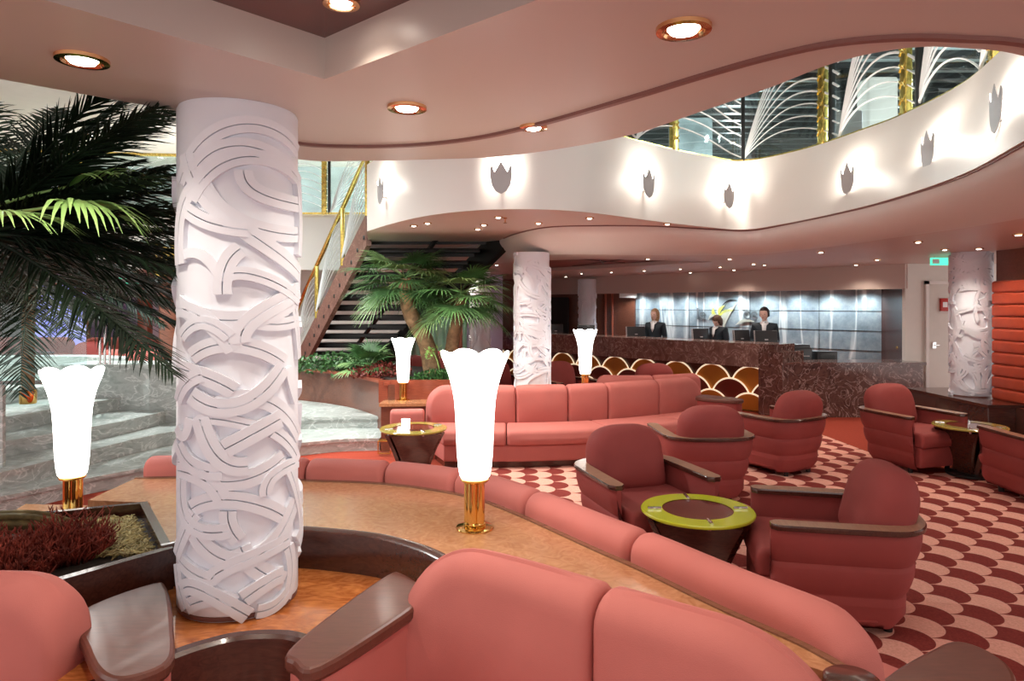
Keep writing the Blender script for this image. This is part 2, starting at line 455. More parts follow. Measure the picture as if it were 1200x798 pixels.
# ================================================================ SETTING
mb = MB(); mb.prism([(-14,-3),(9,-3),(9,22),(-14,22)], -.2, 0); struct('floor', mb, M['redfloor'])
mb = MB(); mb.prism([(-3.0,.2),(5.0,.2),(5.2,6.95),(4.2,6.95),(4.05,9.7),(2.6,9.7),(1.2,9.2),(-.9,6.9),(-1.6,6.9),(-2.2,5.5)], 0, .006)
tag(struct('floor_carpet', mb, M['carpet']), 'scalloped pink and maroon carpet')
# near ceiling with coffer
CE = [(-4.6,-1),(-3.0,.9),(-1.61,2.15),(-1.235,2.5),(-1.13,2.95),(-1.04,3.34),(-.71,3.37),(-.42,3.34),(-.08,3.28),(.23,3.1),(.5,2.85),(.69,2.52),(.84,2.24),(.95,2.0),(1.09,1.89),(1.25,1.89),(1.46,1.95),(1.9,2.2),(2.45,2.75)]
edge = [Vector(p) for p in CE[:4]]+catmull([Vector(p) for p in CE[3:]], 6)[1:]
# rounded cutaway edge of the near ceiling
ceil_poly = [tuple(p) for p in edge]+[(3.1,2.7),(8,2.7),(8,-4),(-4.6,-4)]
C0 = Vector((-.59,2.15)); d1 = Vector((-.666,-.746)); d2 = Vector((.757,-.653))
hole = [C0, C0+d1*3, C0+d1*3+d2*3, C0+d2*3]
mb = MB(); mb.prism(ceil_poly, 2.43, 2.9, holes=[[tuple(p) for p in hole]]); struct('ceiling', mb, M['ceil'])
mb = MB()
big = [C0+(C0-(C0+d1*1.5+d2*1.5)).normalized()*.05, C0+d1*3.05-d2*.05, C0+d1*3.05+d2*3.05, C0+d2*3.05-d1*.05]
mb.prism([tuple(p) for p in big], 2.56, 2.6)
struct('ceiling_coffer', mb, M['redgloss'])
mb = MB()
for k in range(1, 4):
    a = C0+d1*(.75*k); mb.tube([(a.x,a.y,2.557),(a.x+d2.x*3,a.y+d2.y*3,2.557)], .006, 6)
    a = C0+d2*(.75*k); mb.tube([(a.x,a.y,2.557),(a.x+d1.x*3,a.y+d1.y*3,2.557)], .006, 6)
struct('trim_1', mb, M['black'])
gp = catmull([Vector(p) for p in [(-1.0,2.86),(-.93,2.99),(-.76,3.04),(-.45,3.02),(-.14,2.88),(.13,2.64),(.41,2.32),(.58,2.11),(.73,1.945),(.87,1.84),(1.04,1.80),(1.2,1.81),(1.38,1.84),(1.8,2.0)]], 6)
gpath = Path(gp, smooth=False)
mb = MB(); mb.sweep(gpath, [(-.012,2.418),(.012,2.418),(.012,2.44),(-.012,2.44)], step=.04); struct('trim_2', mb, M['trim'])
# far balcony
Pf = [(-1.74,8.19),(-1.3,7.41),(-.85,6.77),(-.4,6.4),(0,6.29),(.4,6.34),(.82,6.58),(1.54,7.22),(2.22,7.74),(2.72,8.0),(2.98,7.35),(3.14,6.29),(3.14,5.46),(3.03,4.57),(2.75,3.67),(2.45,2.75)]
Pt = [(-1.74,8.19),(-1.3,7.41),(-.85,6.77),(-.4,6.4),(0,6.29),(.4,6.34),(.82,6.58),(1.54,7.22),(2.22,7.74),(2.72,7.98),(3.15,7.38),(3.38,6.5),(3.45,6.0),(3.42,5.2),(3.2,4.4),(2.9,3.3)]
P2 = [(-2.2,10.5),(-1.3,10.5),(-.7,10.3),(-.3,9.8),(0,8.6),(.39,7.74),(.95,7.57),(1.6,7.62),(2.25,7.9),(2.8,8.08),(3.01,7.36),(3.17,6.29),(3.17,5.46),(3.06,4.57),(2.78,3.66),(2.48,2.73)]
P3 = [(-2.2,11),(-1.3,11),(-.5,10.8),(0,10.3),(.15,9.4),(.5,8.75),(1.0,8.7),(1.7,8.85),(2.5,8.85),(3.15,8.6),(3.5,7.6),(3.66,6.5),(3.78,5.6),(3.76,4.5),(3.5,3.5),(3.1,2.7)]
cm = lambda P: catmull([Vector(p) for p in P], 6)
Ff, Ft, F2, F3 = cm(Pf), cm(Pt), cm(P2), cm(P3)
def loft(rows, close=False):
    m = MB(); n = len(rows[0]); vs = [p for r in rows for p in r]; fs = []
    for j in range(len(rows)-1):
        for i in range(n-1): fs.append((j*n+i, j*n+i+1, (j+1)*n+i+1, (j+1)*n+i))
    m.add(vs, fs); return m
def z3(P, z): return [(p.x,p.y,z) for p in P]
def mixp(A, B, t): return [a.lerp(b, t) for a, b in zip(A, B)]
cenv = lambda p, c, d: tuple(p)
def outward(P, d):
    pa = Path(P, smooth=False); out = []
    for i, p in enumerate(P):
        t = (P[min(i+1,len(P)-1)]-P[max(i-1,0)]).normalized(); out.append(p+Vector((-t.y,t.x))*d)
    return out
# fascia with thickness: front face, top, back
rows = [z3(Ff,2.6)]+[z3(mixp(Ff,Ft,t),2.6+.8*t) for t in (.25,.5,.75,1)]+[z3(outward(Ft,.18),3.4), z3(outward(Ft,.18),2.95)]
struct('wall_balcony', loft(rows), M['fascia'])
mb = loft([z3(Ff,2.6), z3(F2,2.6)]); struct('ceiling_soffit', mb, M['ceil_low'])
cov = []
for k in range(9):
    t = k/8; cov.append(z3(mixp(F2, F3, 1-math.cos(t*PI/2)), 2.6-.24*math.sin(t*PI/2)))
struct('ceiling_cove', loft(cov), M['fascia'])
mb = MB(); p2 = Path([p for p in F2], smooth=False)
mb.sweep(p2, [(-.012,2.588),(.014,2.588),(.014,2.612),(-.012,2.612)], d0=3.0, step=.05); struct('trim_3', mb, M['trim'])
# upper floor plate behind the fascia
mb = MB(); Fo = outward(Ft, .15)
mb.prism([tuple(p) for p in Fo]+[(8,2.9),(8.8,16),(-1.7,16)], 2.9, 2.95); struct('floor_upper', mb, M['mwood'])
# low ceiling
low = [tuple(p) for p in F3]+[(8,2.7),(8,12),(6,21.5),(-2.2,21.5)]
hole2 = [(.45,9.9),(1.15,9.55),(3.0,10.2),(.6,13.2)]
mb = MB(); mb.prism(low, 2.36, 2.42, holes=[hole2]); struct('ceiling_low', mb, M['ceil_low'])
mb = MB(); mb.prism([(.3,9.5),(1.2,9.2),(3.5,10.2),(.5,13.6)], 2.43, 2.47); struct('ceiling_low_coffer', mb, M['redmatt'])
mb = MB()
for a, b_ in (((1.15,9.55),(1.6,11.9)), ((.45,9.9),(1.9,11.5)), ((2.0,9.85),(1.1,12.5))): mb.tube([(*a,2.428),(*b_,2.428)], .008, 6)
struct('trim_4', mb, M['black'])
# lounge ceiling on the left, beyond the stairs
mb = MB(); mb.prism([(-14,12.5),(-2.2,12.5),(-2.2,21.5),(-14,21.5)], 2.4, 2.46); struct('ceiling_lounge', mb, M['cream'])
# left gallery
lf = Path([(-14,11.2),(-9,11.8),(-6,12.2),(-4,12.35),(-1.9,12.3)])
mb = MB(); mb.sweep(lf, [(0,2.35),(0,3.35),(-.15,3.35),(-.15,2.35)], step=.3); struct('wall_gallery', mb, M['fascia'])
# upper ceiling & walls
mb = MB(); mb.prism([(-2.2,2.9),(9,2.9),(9,18),(-2.2,18)], 4.9, 5.0); struct('ceiling_upper', mb, M['deckceil'])
mb = MB(); mb.prism([(-14,-1),(-2.2,2.9),(-2.2,18),(-14,18)], 4.95, 5.05); struct('ceiling_gallery', mb, M['cream'])
mb = MB()
for k in range(26): mb.box(-2.2, 9, 6+.42*k, 6.09+.42*k, 4.82, 4.9)
struct('trim_5', mb, M['black'])
mb = MB(); mb.box(-2.2,9,16,16.1,2.95,4.9); struct('wall_upper', mb, M['deckceil'])
mb = MB(); mb.box(8.8,8.9,2.9,16,2.95,4.9); struct('wall_upper_right', mb, M['cream'])
mb = MB(); mb.box(-14,-1.7,16,16.1,2.46,5); struct('wall_gallery_back', mb, M['deckceil'])
# upper pillars
def upper_pillar(x, y, wd, mat, label):
    m = MB(); m.rbox(-wd/2,wd/2,-wd/2,wd/2,0,1.85,.04); m.box(-wd/2-.03,wd/2+.03,-wd/2-.03,wd/2+.03,0,.08)
    o = m.build('upper_pillar', mat); o.location = (x,y,2.95); tag(o, label, 'pillar')
upper_pillar(5.0,9.4,.42,M['cream'],'white square pillar on the upper deck behind the glass railing')
upper_pillar(4.4,9.0,.22,M['black'],'dark slim pillar on the upper deck, left of the white one')
upper_pillar(5.9,9.8,.3,M['black'],'dark pillar on the upper deck, right of the white one')
upper_pillar(3.0,11.5,.6,M['deckceil'],'grey green pillar far back on the upper deck')
mb = MB(); mb.box(-.5,.5,-.02,.02,0,1.3); mb.box(-.53,.53,.0,.03,-.03,1.33)
o = mb.build('wall_panel', M['purple']); o.location = (-5.3,14.2,3.2); tag(o,'violet lit panel on the gallery behind the etched railing','panel')
mb = MB(); mb.rbox(-.19,.19,-.07,.07,0,.36,.02); mb.box(-.15,.15,-.075,-.068,.05,.31)
o = mb.build('railing_box', M['sconce']); o.location = (3.52,7.28,3.42); tag(o,'pale grey box behind the upper railing beside a gold post','box')

# railing
def railing(name, path, z, h, origins, posts, darkposts, label, cat='railing'):
    p0 = path.at(path.L/2); R = thing(name, label, cat, (p0.x,p0.y,z))
    m = MB(); m.sweep(path, [(-.006,z+.02),(.006,z+.02),(.006,z+h),(-.006,z+h)], step=.12)
    g = m.build('glass_panel', M['glass'], R, world=True)
    m = MB()
    for a, b_ in zip(origins, origins[1:]):
        W = b_-a
        for k in range(10):
            he = .05+.125*k; cx, cz = W*(.32+.01*k), he+.5+.05*k; pts = []
            for i in range(17):
                t = i/16; u = 2*(1-t)*t*cx+t*t*W; zz = .03*(1-t)**2+2*(1-t)*t*cz*.95+t*t*he
                if zz > h: 
                    if len(pts) > 1: m.tube(pts, .013, 5, flat=.5)
                    pts = []; continue
                q = path.at(a+u); n = path.nor(a+u); pts.append((q.x+n.x*.012, q.y+n.y*.012, z+zz))
            if len(pts) > 1: m.tube(pts, .013, 5, flat=.5)
    m.build('etching', M['etch'], g, world=True)
    for d in posts:
        q = path.at(d); m = MB(); t = path.tan(d); a = math.atan2(t.y,t.x)
        xf = Matrix.Translation((q.x,q.y,z)) @ Matrix.Rotation(a,4,'Z')
        m.rbox(-.045,.045,-.035,.035,0,h,.012,xf=xf)
        for j in range(14):
            zz = .04+j*h/14.5; m.tube([xf @ Vector((-.045+.09*i/6, -.037, zz+.05*math.sin(i/6*PI)*(1 if j%2 else -1))) for i in range(7)], .006, 5)
        m.build('post', M['gold'], R, world=True)
    for d in darkposts:
        q = path.at(d); m = MB(); t = path.tan(d); a = math.atan2(t.y,t.x)
        m.rbox(-.022,.022,-.03,.03,0,h,.008,xf=Matrix.Translation((q.x,q.y,z)) @ Matrix.Rotation(a,4,'Z'))
        tag(m.build('mullion', M['black'], R, world=True), 'dark steel mullion')
    m = MB(); m.tube([(*path.at(path.L*i/60), z+h+.03) for i in range(61)], .03, 10)
    m.build('handrail', M['gold'], R, world=True)
    m = MB(); m.sweep(path, [(-.03,z),(.03,z),(.03,z+.03),(-.03,z+.03)], step=.1); m.build('base_rail', M['gold'], R, world=True)
    return R
rp = Path([tuple(p) for p in outward(Ft, .05)], smooth=False)
nx = rp.near_x
o0 = nx(740); 
orig = [nx(620)-.1, nx(745), nx(870), nx(984), nx(1077), nx(1150), min(rp.L, nx(1150)+1.4)]
railing('glass_railing', rp, 3.39, 1.05, orig, [nx(660), nx(790), nx(965), nx(1061), nx(1166)], [nx(870), nx(975), nx(1077)], 'etched glass railing with gold posts along the curved upper balcony')
lp = Path([(-9,11.75),(-6,12.15),(-4,12.3),(-1.9,12.25)])
lx = lp.near_x
railing('gallery_railing', lp, 3.35, 1.0, [0, 1.6, lx(345)-.6, lx(387), lx(387)+1.35, lp.L], [1.5, lx(380)], [lx(386)], 'etched glass railing with gold post on the gallery behind the stair')

# reception walls
cd = Vector((-.654,.756)); cn = Vector((.756,.654)); CB = Vector((4.12,10.6))
def cpt(s, n=0): return CB+cd*s+cn*n
def cbox(m, s0, s1, n0, n1, z0, z1, mi=0):
    m.prism([tuple(cpt(s0,n0)),tuple(cpt(s1,n0)),tuple(cpt(s1,n1)),tuple(cpt(s0,n1))], z0, z1, mi)
mb = MB(); cbox(mb,-1.3,8.5,1.6,1.75,1.97,2.36); struct('wall_bulkhead', mb, M['ceil_low'])
mb = MB(); cbox(mb,-1.3,8.5,1.75,4.0,2.02,2.05); struct('ceiling_reception', mb, M['cream'])
mb = MB(); cbox(mb,-.55,4.88,2.6,2.7,0,2.02); struct('wall_reception', mb, M['wallmarble'])
mb = MB()
for z in (.9,1.25,1.6): cbox(mb,-.55,4.88,2.594,2.6,z,z+.008)
for s in (.55,1.95,3.4): cbox(mb,s,s+.006,2.594,2.6,0,2.02)
struct('trim_6', mb, M['black'])
mb = MB(); a = cpt(4.88,2.55); mb.prism([(a.x,a.y),(-1.2,17.8),(-1.2,17.95),(a.x+.2,a.y+.2)], 0, 2.36); struct('wall_reception_left', mb, M['mwood'])
mb = MB(); a = cpt(-.5,2.65); mb.prism([(a.x,a.y),(a.x-.02,a.y+.1),(a.x+.5,a.y-.2),(6.45,10.9),(6.2,10.8)][::-1], 0, 2.02); struct('wall_reception_right', mb, M['dwood'])
mb = MB(); mb.prism([(6.15,10.68),(9,10.68),(9,10.85),(6.2,10.85)], 0, 2.36); struct('wall_right_back', mb, M['cream'])
# cabin door with frame, plate, sign
D_ = MB(); D_.rbox(6.5,7.32,10.64,10.675,.01,2.04,.004); door = D_.build('door_1', M['cream']); tag(door, kind='structure')
m = MB(); m.box(6.45,6.5,10.63,10.68,0,2.09); m.box(7.32,7.37,10.63,10.68,0,2.09); m.box(6.45,7.37,10.63,10.68,2.04,2.09); tag(m.build('door_frame', M['fascia'], door), kind='structure')
m = MB(); m.rbox(6.54,6.60,10.615,10.64,1.04,1.14,.005); m.tube([(6.57,10.61,1.09),(6.57,10.59,1.09),(6.63,10.59,1.09)], .008, 6); tag(m.build('door_handle', M['chrome'], door), kind='structure')
m = MB(); m.rbox(6.66,6.92,10.60,10.635,1.62,1.82,.006); m2 = m.build('fire_equipment_sign', M['sred']); tag(m2, 'red fire equipment sign on the cream door', 'sign')
m = MB(); m.box(6.69,6.76,10.596,10.6,1.68,1.76); m.tube([(6.80,10.598,1.68),(6.84,10.598,1.76),(6.88,10.598,1.68)], .007, 5); m.box(6.79,6.81,10.596,10.6,1.67,1.72); m.build('pictogram', M['swhite'], m2)
ex = thing('exit_sign', 'green lit exit sign hanging under the ceiling by the right column', 'sign', (5.72,9.0,2.24))
m = MB(); m.rbox(-.2,.2,-.02,.02,0,.1,.006); m.build('lightbox', M['exit'], ex)
m = MB(); m.box(-.19,-.1,-.024,-.02,.02,.08); m.build('door_mark', M['swhite'], ex); m = MB(); m.tube([(.02,-.022,.05),(.12,-.022,.05),(.09,-.022,.075)], .006, 5); m.tube([(.12,-.022,.05),(.09,-.022,.025)], .006, 5); m.build('arrow', M['swhite'], ex)
m = MB(); m.tube([(-.15,0,.1),(-.15,0,.12)], .006, 6); m.tube([(.15,0,.1),(.15,0,.12)], .006, 6); m.build('hanger', M['chrome'], ex)
# red padded wall right with plinth
mb = MB(); mb.box(5.76,6.1,4.6,8.12,.6,2.36); struct('wall_right', mb, M['mwood'])
pw = Path([(5.76,8.13),(5.76,4.6)], smooth=False)
wp = thing('padded_wall_panel', 'red leather padded panel with horizontal channels on the right wall', 'wall panel', (5.76,6.4,.6))
for k in range(10):
    m = MB(); m.cushion(pw, 0, pw.L, -.005, .06, .6+.14*k, .74+.14*k, re=.03, rt=.04, rb=.04, gap=0)
    m.build('channel', M['channel'], wp, world=True)
mb = MB(); mb.rbox(5.3,6.1,7.6,9.2,0,.6,.01); mb.rbox(5.6,6.1,4.6,7.62,0,.58,.01); mb.box(5.285,6.1,7.585,9.2,.57,.605)
tag(mb.build('plinth', M['dwood']), 'dark wood plinth under the right column and padded wall', 'plinth')

# downlights
def downlight(x, y, z, r, label, grp=None, big=True, en=0, spot=2.2, col=(1,.88,.74)):
    t = thing('downlight', label, 'ceiling light', (x,y,z), group=grp)
    m = MB(); m.lathe([(r*.55,.004),(r*.6,-.004),(r*.72,-.004),(r*.78,-.012),(r,-.010),(r*1.02,0.002)], 24, caps=False); m.build('ring', M['bronze'], t)
    m = MB(); m.lathe([(0.001,-.016),(r*.3,-.0155),(r*.5,-.012),(r*.58,-.004),(r*.58,.003)], 20, caps=False); m.build('bulb', M['bulb'] if big else M['bulb_s'], t)
    if en: light('SPOT', 'downlight_beam', (0,0,-.03), en, col, .05, spot=spot, blend=.8, parent=t)
    return t
dn = [(-1.24,1.97,'front ceiling downlight nearest the big left palm'),(-.377,2.45,'front ceiling downlight just right of the big white column'),(.44,1.75,'largest front ceiling downlight, at the top right')]
for x, y, l in dn: downlight(x,y,2.43,.07,l, en=18)
downlight(.085,2.72,2.43,.055,'small downlight in the lip band of the front ceiling', en=16)
downlight(-.47,1.88,2.555,.05,'downlight in the dark red coffer at the top of the photo', en=14)
for x, y in ((1.9,1.2),(3.4,1.6),(-.2,.7),(1.0,.3),(-2.3,.6),(4.6,1.6)): downlight(x,y,2.43,.07,'front ceiling downlight above the near sofas, overhead', 'overhead downlights of the front ceiling', en=15)
lowl = [(855,303),(883,309),(860,316),(809,319),(962,295),(1003,310),(1028,304),(1076,283),(1107,292),(663,327),(711,325),(759,322),(759,303),(582,310)]
lbl = ['third row','left of the sprinkler','behind the second row','far over the counter','over the lounge middle','far right of the counter','right counter side','nearest, upper right','beside the exit sign','farthest left over the counter','far over the left counter','far over the counter middle','behind the dark coffer','left of the middle column']
for i, (px, py) in enumerate(lowl):
    z = 2.36; D = (z-EYE)*F/(HY-py)
    if D > 15.5: D = 15.5
    x = (px-HX)/F*D
    downlight(x, D, z, .045, 'small recessed downlight in the low ceiling, '+lbl[i], None, False, en=(0 if py>318 else 20), spot=2.3)
for x, y in ((4.6,6.2),(4.7,4.6),(5.0,3.4),(5.3,7.75)): downlight(x,y,2.36,.05,'recessed downlight in the low ceiling beyond the right edge','low ceiling downlights at the right', False, en=22)
sof = [(485,264,'leftmost'),(501,261,'second from the left'),(560,268,'nearest the stair top'),(567,263,'just left of the sprinkler'),(584,254,'under the middle wall lamp'),(631,261,'over the middle column'),(691,255,'right of the middle column'),(782,262,'rightmost')]
for px, py, l in sof:
    z = 2.6; D = (z-EYE)*F/(HY-py); downlight((px-HX)/F*D, D, z, .045, 'small downlight in the balcony soffit, '+l, None, False, en=26)
sp = MB(); sp.lathe([(.02,0),(.02,-.01),(.006,-.012),(.006,-.05),(.02,-.052),(.02,-.055)], 12); o = sp.build('sprinkler', M['bronze']); o.location = ((592-HX)/F*6.9, 6.9, 2.6); tag(o,'small bronze sprinkler head under the balcony soffit','sprinkler')
for k in range(9):
    q = cpt(-.3+.62*k, 2.33); t = downlight(q.x,q.y,2.02,.035,'wall washer above the grey marble reception wall','wall washers above the reception wall', False)
    light('SPOT','washer_beam',(0,0,-.03),26,(.82,.94,1),.04,spot=2.7,blend=.8,parent=t)
for x, y in ((3.2,10),(5.2,7.6),(1.5,11),(6.6,6),(0,12.5),(4.2,13),(6.5,11)):
    t = downlight(x,y,4.81,.07,'downlight in the dark upper ceiling','upper ceiling downlights',False,en=60)
    light('POINT','ceiling_fill',(0,0,-.5),80,(.9,.96,1),.05,parent=t)  # added point light, brightens the ceiling that the downward spots miss
for x, y in ((-4.5,9.5),(-4.2,6.6),(-7,9),(-3,13.8),(-8,13)):  # unseen lamps added to brighten the marble steps
    z = 4.95 if y < 11 else 4.95
    downlight(x,y,z,.09,'added gallery ceiling downlight high above the marble steps','added gallery ceiling downlights',False,en=(1000 if y<8 else 650),spot=2.4,col=(.94,1,.97))
for x, y in ((-4,15),(-7,15),(-10,15.5),(-6,18),(-9,18),(-.9,13)):
    downlight(x,y,2.4 if x<-2.2 else 2.36,.06,'lounge ceiling downlight far behind the stair','lounge ceiling downlights',False,en=45,spot=2.5)

# sconces on the balcony wall
def sconce(px, py, label):
    pa = Path([tuple(p) for p in mixp(Ff,Ft,.5)], smooth=False)
    d = pa.near_x(px); q = pa.at(d); t = pa.tan(d); z = EYE-(py-HY)/F*q.y
    S = thing('wall_sconce', label, 'wall lamp', (q.x,q.y,z), math.atan2(t.y,t.x))
    # local: x along the wall, -y into the room
    out = [(-.10,.10),(-.10,.02),(-.085,-.06),(-.05,-.115),(0,-.14),(.05,-.115),(.085,-.06),(.10,.02),(.10,.10),(.085,.125),(.06,.06),(.035,.10),(0,.16),(-.035,.10),(-.06,.06),(-.085,.125)]
    m = MB(); n = len(out)
    def yy(x, z): return -.075+.8*x*x
    tris = tessellate_polygon([[Vector((x,z_,0)) for x, z_ in out]])
    m.add([(x,yy(x,z_)-.006,z_) for x, z_ in out]+[(x,yy(x,z_),z_) for x, z_ in out], [tuple(t_) for t_ in tris]+[tuple(i+n for i in reversed(t_)) for t_ in tris]+[(i,(i+1)%n,(i+1)%n+n,i+n) for i in range(n)])
    m.build('shield', M['sconce'], S)
    m = MB(); m.rbox(-.012,.012,-.07,0.0,-.07,-.05,.003); m.build('bracket', M['sconce'], S)
    m = MB(); m.lathe([(.001,.0),(.016,.005),(.018,.03),(.012,.05),(.001,.055)], 12, c=(0,-.035,.0)); m.build('bulb', M['bulb'], S)
    light('POINT','sconce_glow',(0,-.045,.085),15,(1,.93,.82),.03,parent=S)
for px, py, l in ((453,225,'leftmost tulip shaped wall lamp on the balcony front'),(590,211,'tulip wall lamp on the balcony above the palms'),(753,217,'tulip wall lamp left of the balcony corner'),(848,231,'tulip wall lamp nearest the balcony corner'),(1002,211,'tulip wall lamp first right of the balcony corner'),(1098,177,'tulip wall lamp second right of the balcony corner'),(1183,128,'tulip wall lamp at the right edge, nearest the viewer')):
    sconce(px, py, l)
# ================================================================ COLUMNS
def relief_strip(m, fn, a, b, c, w, h, R, split=.55, n=22):
    """raised interlaced band through three (u, z) points on a cylinder: u is arc length"""
    pts = []
    a, b, c = Vector(a), Vector(b), Vector(c); ctrl = b*2-(a+c)*.5
    for i in range(n+1):
        t = i/n; pts.append(a*(1-t)**2+ctrl*(2*t*(1-t))+c*t*t)
    w = w*1.15; prof = [(-w/2,-.003),(-w/2,h)]
    if split: s = -w/2+w*split; prof += [(s-.0022,h),(s-.0018,.001),(s+.0018,.001),(s+.0022,h*.97)]
    prof += [(w/2,h*.97),(w/2,-.003)]
    vs = []; k = len(prof)
    for i, p in enumerate(pts):
        t = (pts[min(i+1,n)]-pts[max(i-1,0)]).normalized(); nn = Vector((-t.y,t.x))
        for o, hh in prof:
            q = p+nn*o; vs.append(fn(q.x, q.y, hh))
    fs = [(i*k+j,(i+1)*k+j,(i+1)*k+j+1,i*k+j+1) for i in range(n) for j in range(k-1)]
    fs += [tuple(range(k)), tuple(range(n*k+k-1, n*k-1, -1))]
    m.add(vs, fs)
def column(x, y, z0, z1, r, label, arcs=None, nr=46, seed=1, face=None, hh=.0145):
    C = thing('relief_column', label, 'column', (x,y,z0))
    H = z1-z0; rnd = random.Random(seed)
    m = MB(); m.lathe([(r*.96,0),(r*.99,.004),(r*.99,.016),(r*.96,.02)], 48); m.build('base_shadow_ring', M['trim'], C)  # dark colour stands in for the shadow gap at the column foot
    m = MB(); m.lathe([(r*.97,.0),(r*.97,.018),(r,.022),(r,H-.01),(r*.98,H)], 64); m.build('shaft', M['white'], C)
    m = MB(); base = face if face is not None else math.atan2(-y,-x)
    def fn(u, z, h): a = base+u/r; rr = r+h; return (rr*math.cos(a), rr*math.sin(a), z)
    zs = lambda z: max(.02, min(H-.02, z))
    if arcs:
        for i, (A, B_, C_, w_) in enumerate(arcs): relief_strip(m, fn, A, B_, C_, w_, hh+.0012*(i%5), r, .5 if w_ > .03 else 0)
    L = PI*r
    for i in range(nr):
        u = rnd.uniform(-L, L)
        if arcs:
            if abs(u) < L*.62: continue
        z = rnd.uniform(.08, H-.08); w_ = rnd.choice((.045,.05,.055,.03)); l = rnd.uniform(.25,.5)
        ang = rnd.uniform(-.9,.9) if rnd.random() < .72 else rnd.uniform(1.1,2.0); cv = rnd.choice((-1,1))*rnd.uniform(.04,.11)
        dx, dz = math.cos(ang)*l/2, math.sin(ang)*l/2
        relief_strip(m, fn, (u-dx,zs(z-dz)), (u-cv*math.sin(ang),zs(z+cv*math.cos(ang))), (u+dx,zs(z+dz)), w_, hh+.0012*(i%5), r, .5 if w_ > .03 else 0)
    m.build('relief', M['white'], C, sharp=22)
    return C
c1x, c1y, cr = -1.017, 2.543, .21
def on_col(px, py):
    # pixel on the near side of the big column -> (u, z above base)
    d = Vector(((px-HX)/F, 1)); a = d.dot(d); b_ = -2*(d.x*c1x+d.y*c1y); c_ = c1x**2+c1y**2-cr**2
    disc = b_*b_-4*a*c_
    t = (-b_-math.sqrt(max(disc, 0)))/(2*a) if disc > 0 else -b_/(2*a)
    p = d*t; th = math.atan2(p.y-c1y, p.x-c1x)-math.atan2(-c1y,-c1x)
    th = (th+PI) % (2*PI)-PI
    return (th*cr, EYE-(py-HY)/F*p.y-.63)
A_ = [  # three pixels of each band, width
 ((215,215),(275,148),(345,178),.05),((232,200),(280,172),(338,200),.05),((228,235),(285,185),(347,215),.045),((285,200),(305,228),(346,240),.05),
 ((222,245),(250,262),(290,270),.045),((240,215),(285,262),(345,275),.05),((222,180),(262,250),(347,322),.055),((215,310),(217,250),(238,215),.05),
 ((262,345),(266,312),(282,292),.05),((270,322),(305,325),(345,352),.04),((218,300),(240,300),(262,330),.03),((213,355),(280,375),(345,345),.055),
 ((212,362),(240,372),(275,410),.05),((282,402),(300,370),(346,340),.055),((218,395),(240,378),(270,395),.04),((290,375),(320,380),(345,375),.04),
 ((228,418),(275,403),(330,425),.05),((212,430),(240,440),(275,458),.05),((228,462),(280,475),(328,430),.055),((214,470),(222,450),(240,438),.045),
 ((255,475),(310,470),(346,512),.05),((232,500),(250,490),(300,500),.035),((214,520),(230,545),(262,552),.05),((238,490),(258,535),(290,545),.055),
 ((265,525),(300,505),(325,490),.055),((245,560),(290,560),(330,535),.055),((212,550),(240,560),(262,585),.05),((318,505),(335,520),(345,540),.04),
 ((310,580),(320,555),(345,540),.04),((218,560),(225,610),(270,620),.045),((228,595),(275,585),(330,605),.05),((228,618),(290,655),(342,585),.055),
 ((268,598),(270,615),(280,632),.045),((212,650),(222,620),(232,600),.045),((335,550),(345,590),(347,620),.035),((282,640),(300,665),(330,680),.055),
 ((215,655),(240,675),(255,672),.045),((250,678),(275,660),(335,630),.045),((218,690),(240,690),(290,720),.05),((285,700),(310,682),(328,672),.05),
 ((222,710),(250,700),(275,705),.045),((335,640),(338,670),(332,700),.045),((212,660),(216,690),(222,712),.04),((300,715),(320,708),(335,690),.04),
 ((345,215),(347,260),(346,300),.035),((340,350),(345,390),(347,420),.035),((335,430),(338,450),(343,470),.03),((212,500),(220,510),(226,490),.03)]
arcs = [(on_col(*a), on_col(*b_), on_col(*c_), w_) for a, b_, c_, w_ in A_]
column(c1x, c1y, .63, 2.43, cr, 'big white carved column standing on the burl wood counter in front', arcs, 90, 3)
column(.25, 8.43, .67, 2.36, cr, 'white carved column in the middle behind the far sofa', None, 105, 5, hh=.02)
column(5.63, 8.38, .6, 2.36, cr, 'white carved column at the right standing on the dark plinth', None, 110, 8, hh=.02)
column(1.72, 15.6, 0, 2.3, .2, 'distant white carved column behind the reception counter', None, 60, 9)
column(-.62, 13.2, 0, 2.36, .2, 'distant white carved column left of the middle one, behind the lamp', None, 60, 11)

# ================================================================ CURVED BAR / LEDGE IN FRONT
ZL, ZS = .775, .63
Bp = [(-2.05,3.72),(-1.6,3.74),(-1.14,3.67),(-.68,3.60),(-.254,3.39),(0,3.11),(.328,2.625),(.457,2.44),(.66,2.11),(.807,1.90),(.87,1.766)]
bpath = Path(Bp, 8)
rimc = [(-1.36,2.64),(-1.2,2.78),(-1.05,2.85),(-.89,2.86),(-.705,2.82),(-.517,2.755),(-.3275,2.62),(-.2,2.47)]
rim = Path(rimc, 8)
s1 = Path([(-.42,2.36),(-.2,2.35),(0,2.24),(.26,2.04),(.5,1.86),(.72,1.70),(.86,1.58)], 8)   # centre line of the near sofa back
s1b = [s1.at(d)-s1.nor(d)*.10 for d in [s1.L*k/16 for k in range(2,17)]]
ledge_poly = [tuple(p) for p in bpath.p]+[(.86,1.72)]+[tuple(p) for p in reversed(s1b)]+[tuple(p) for p in reversed(rim.p)]+[(-1.73,3.26),(-2.05,3.3)]
bar = thing('curved_ledge', 'long curved burl wood ledge between the back to back sofas', 'counter', (-.4,3.1,0))
m = MB(); m.prism(ledge_poly, ZL-.04, ZL); m.build('ledge_top', M['burl'], bar, world=True)
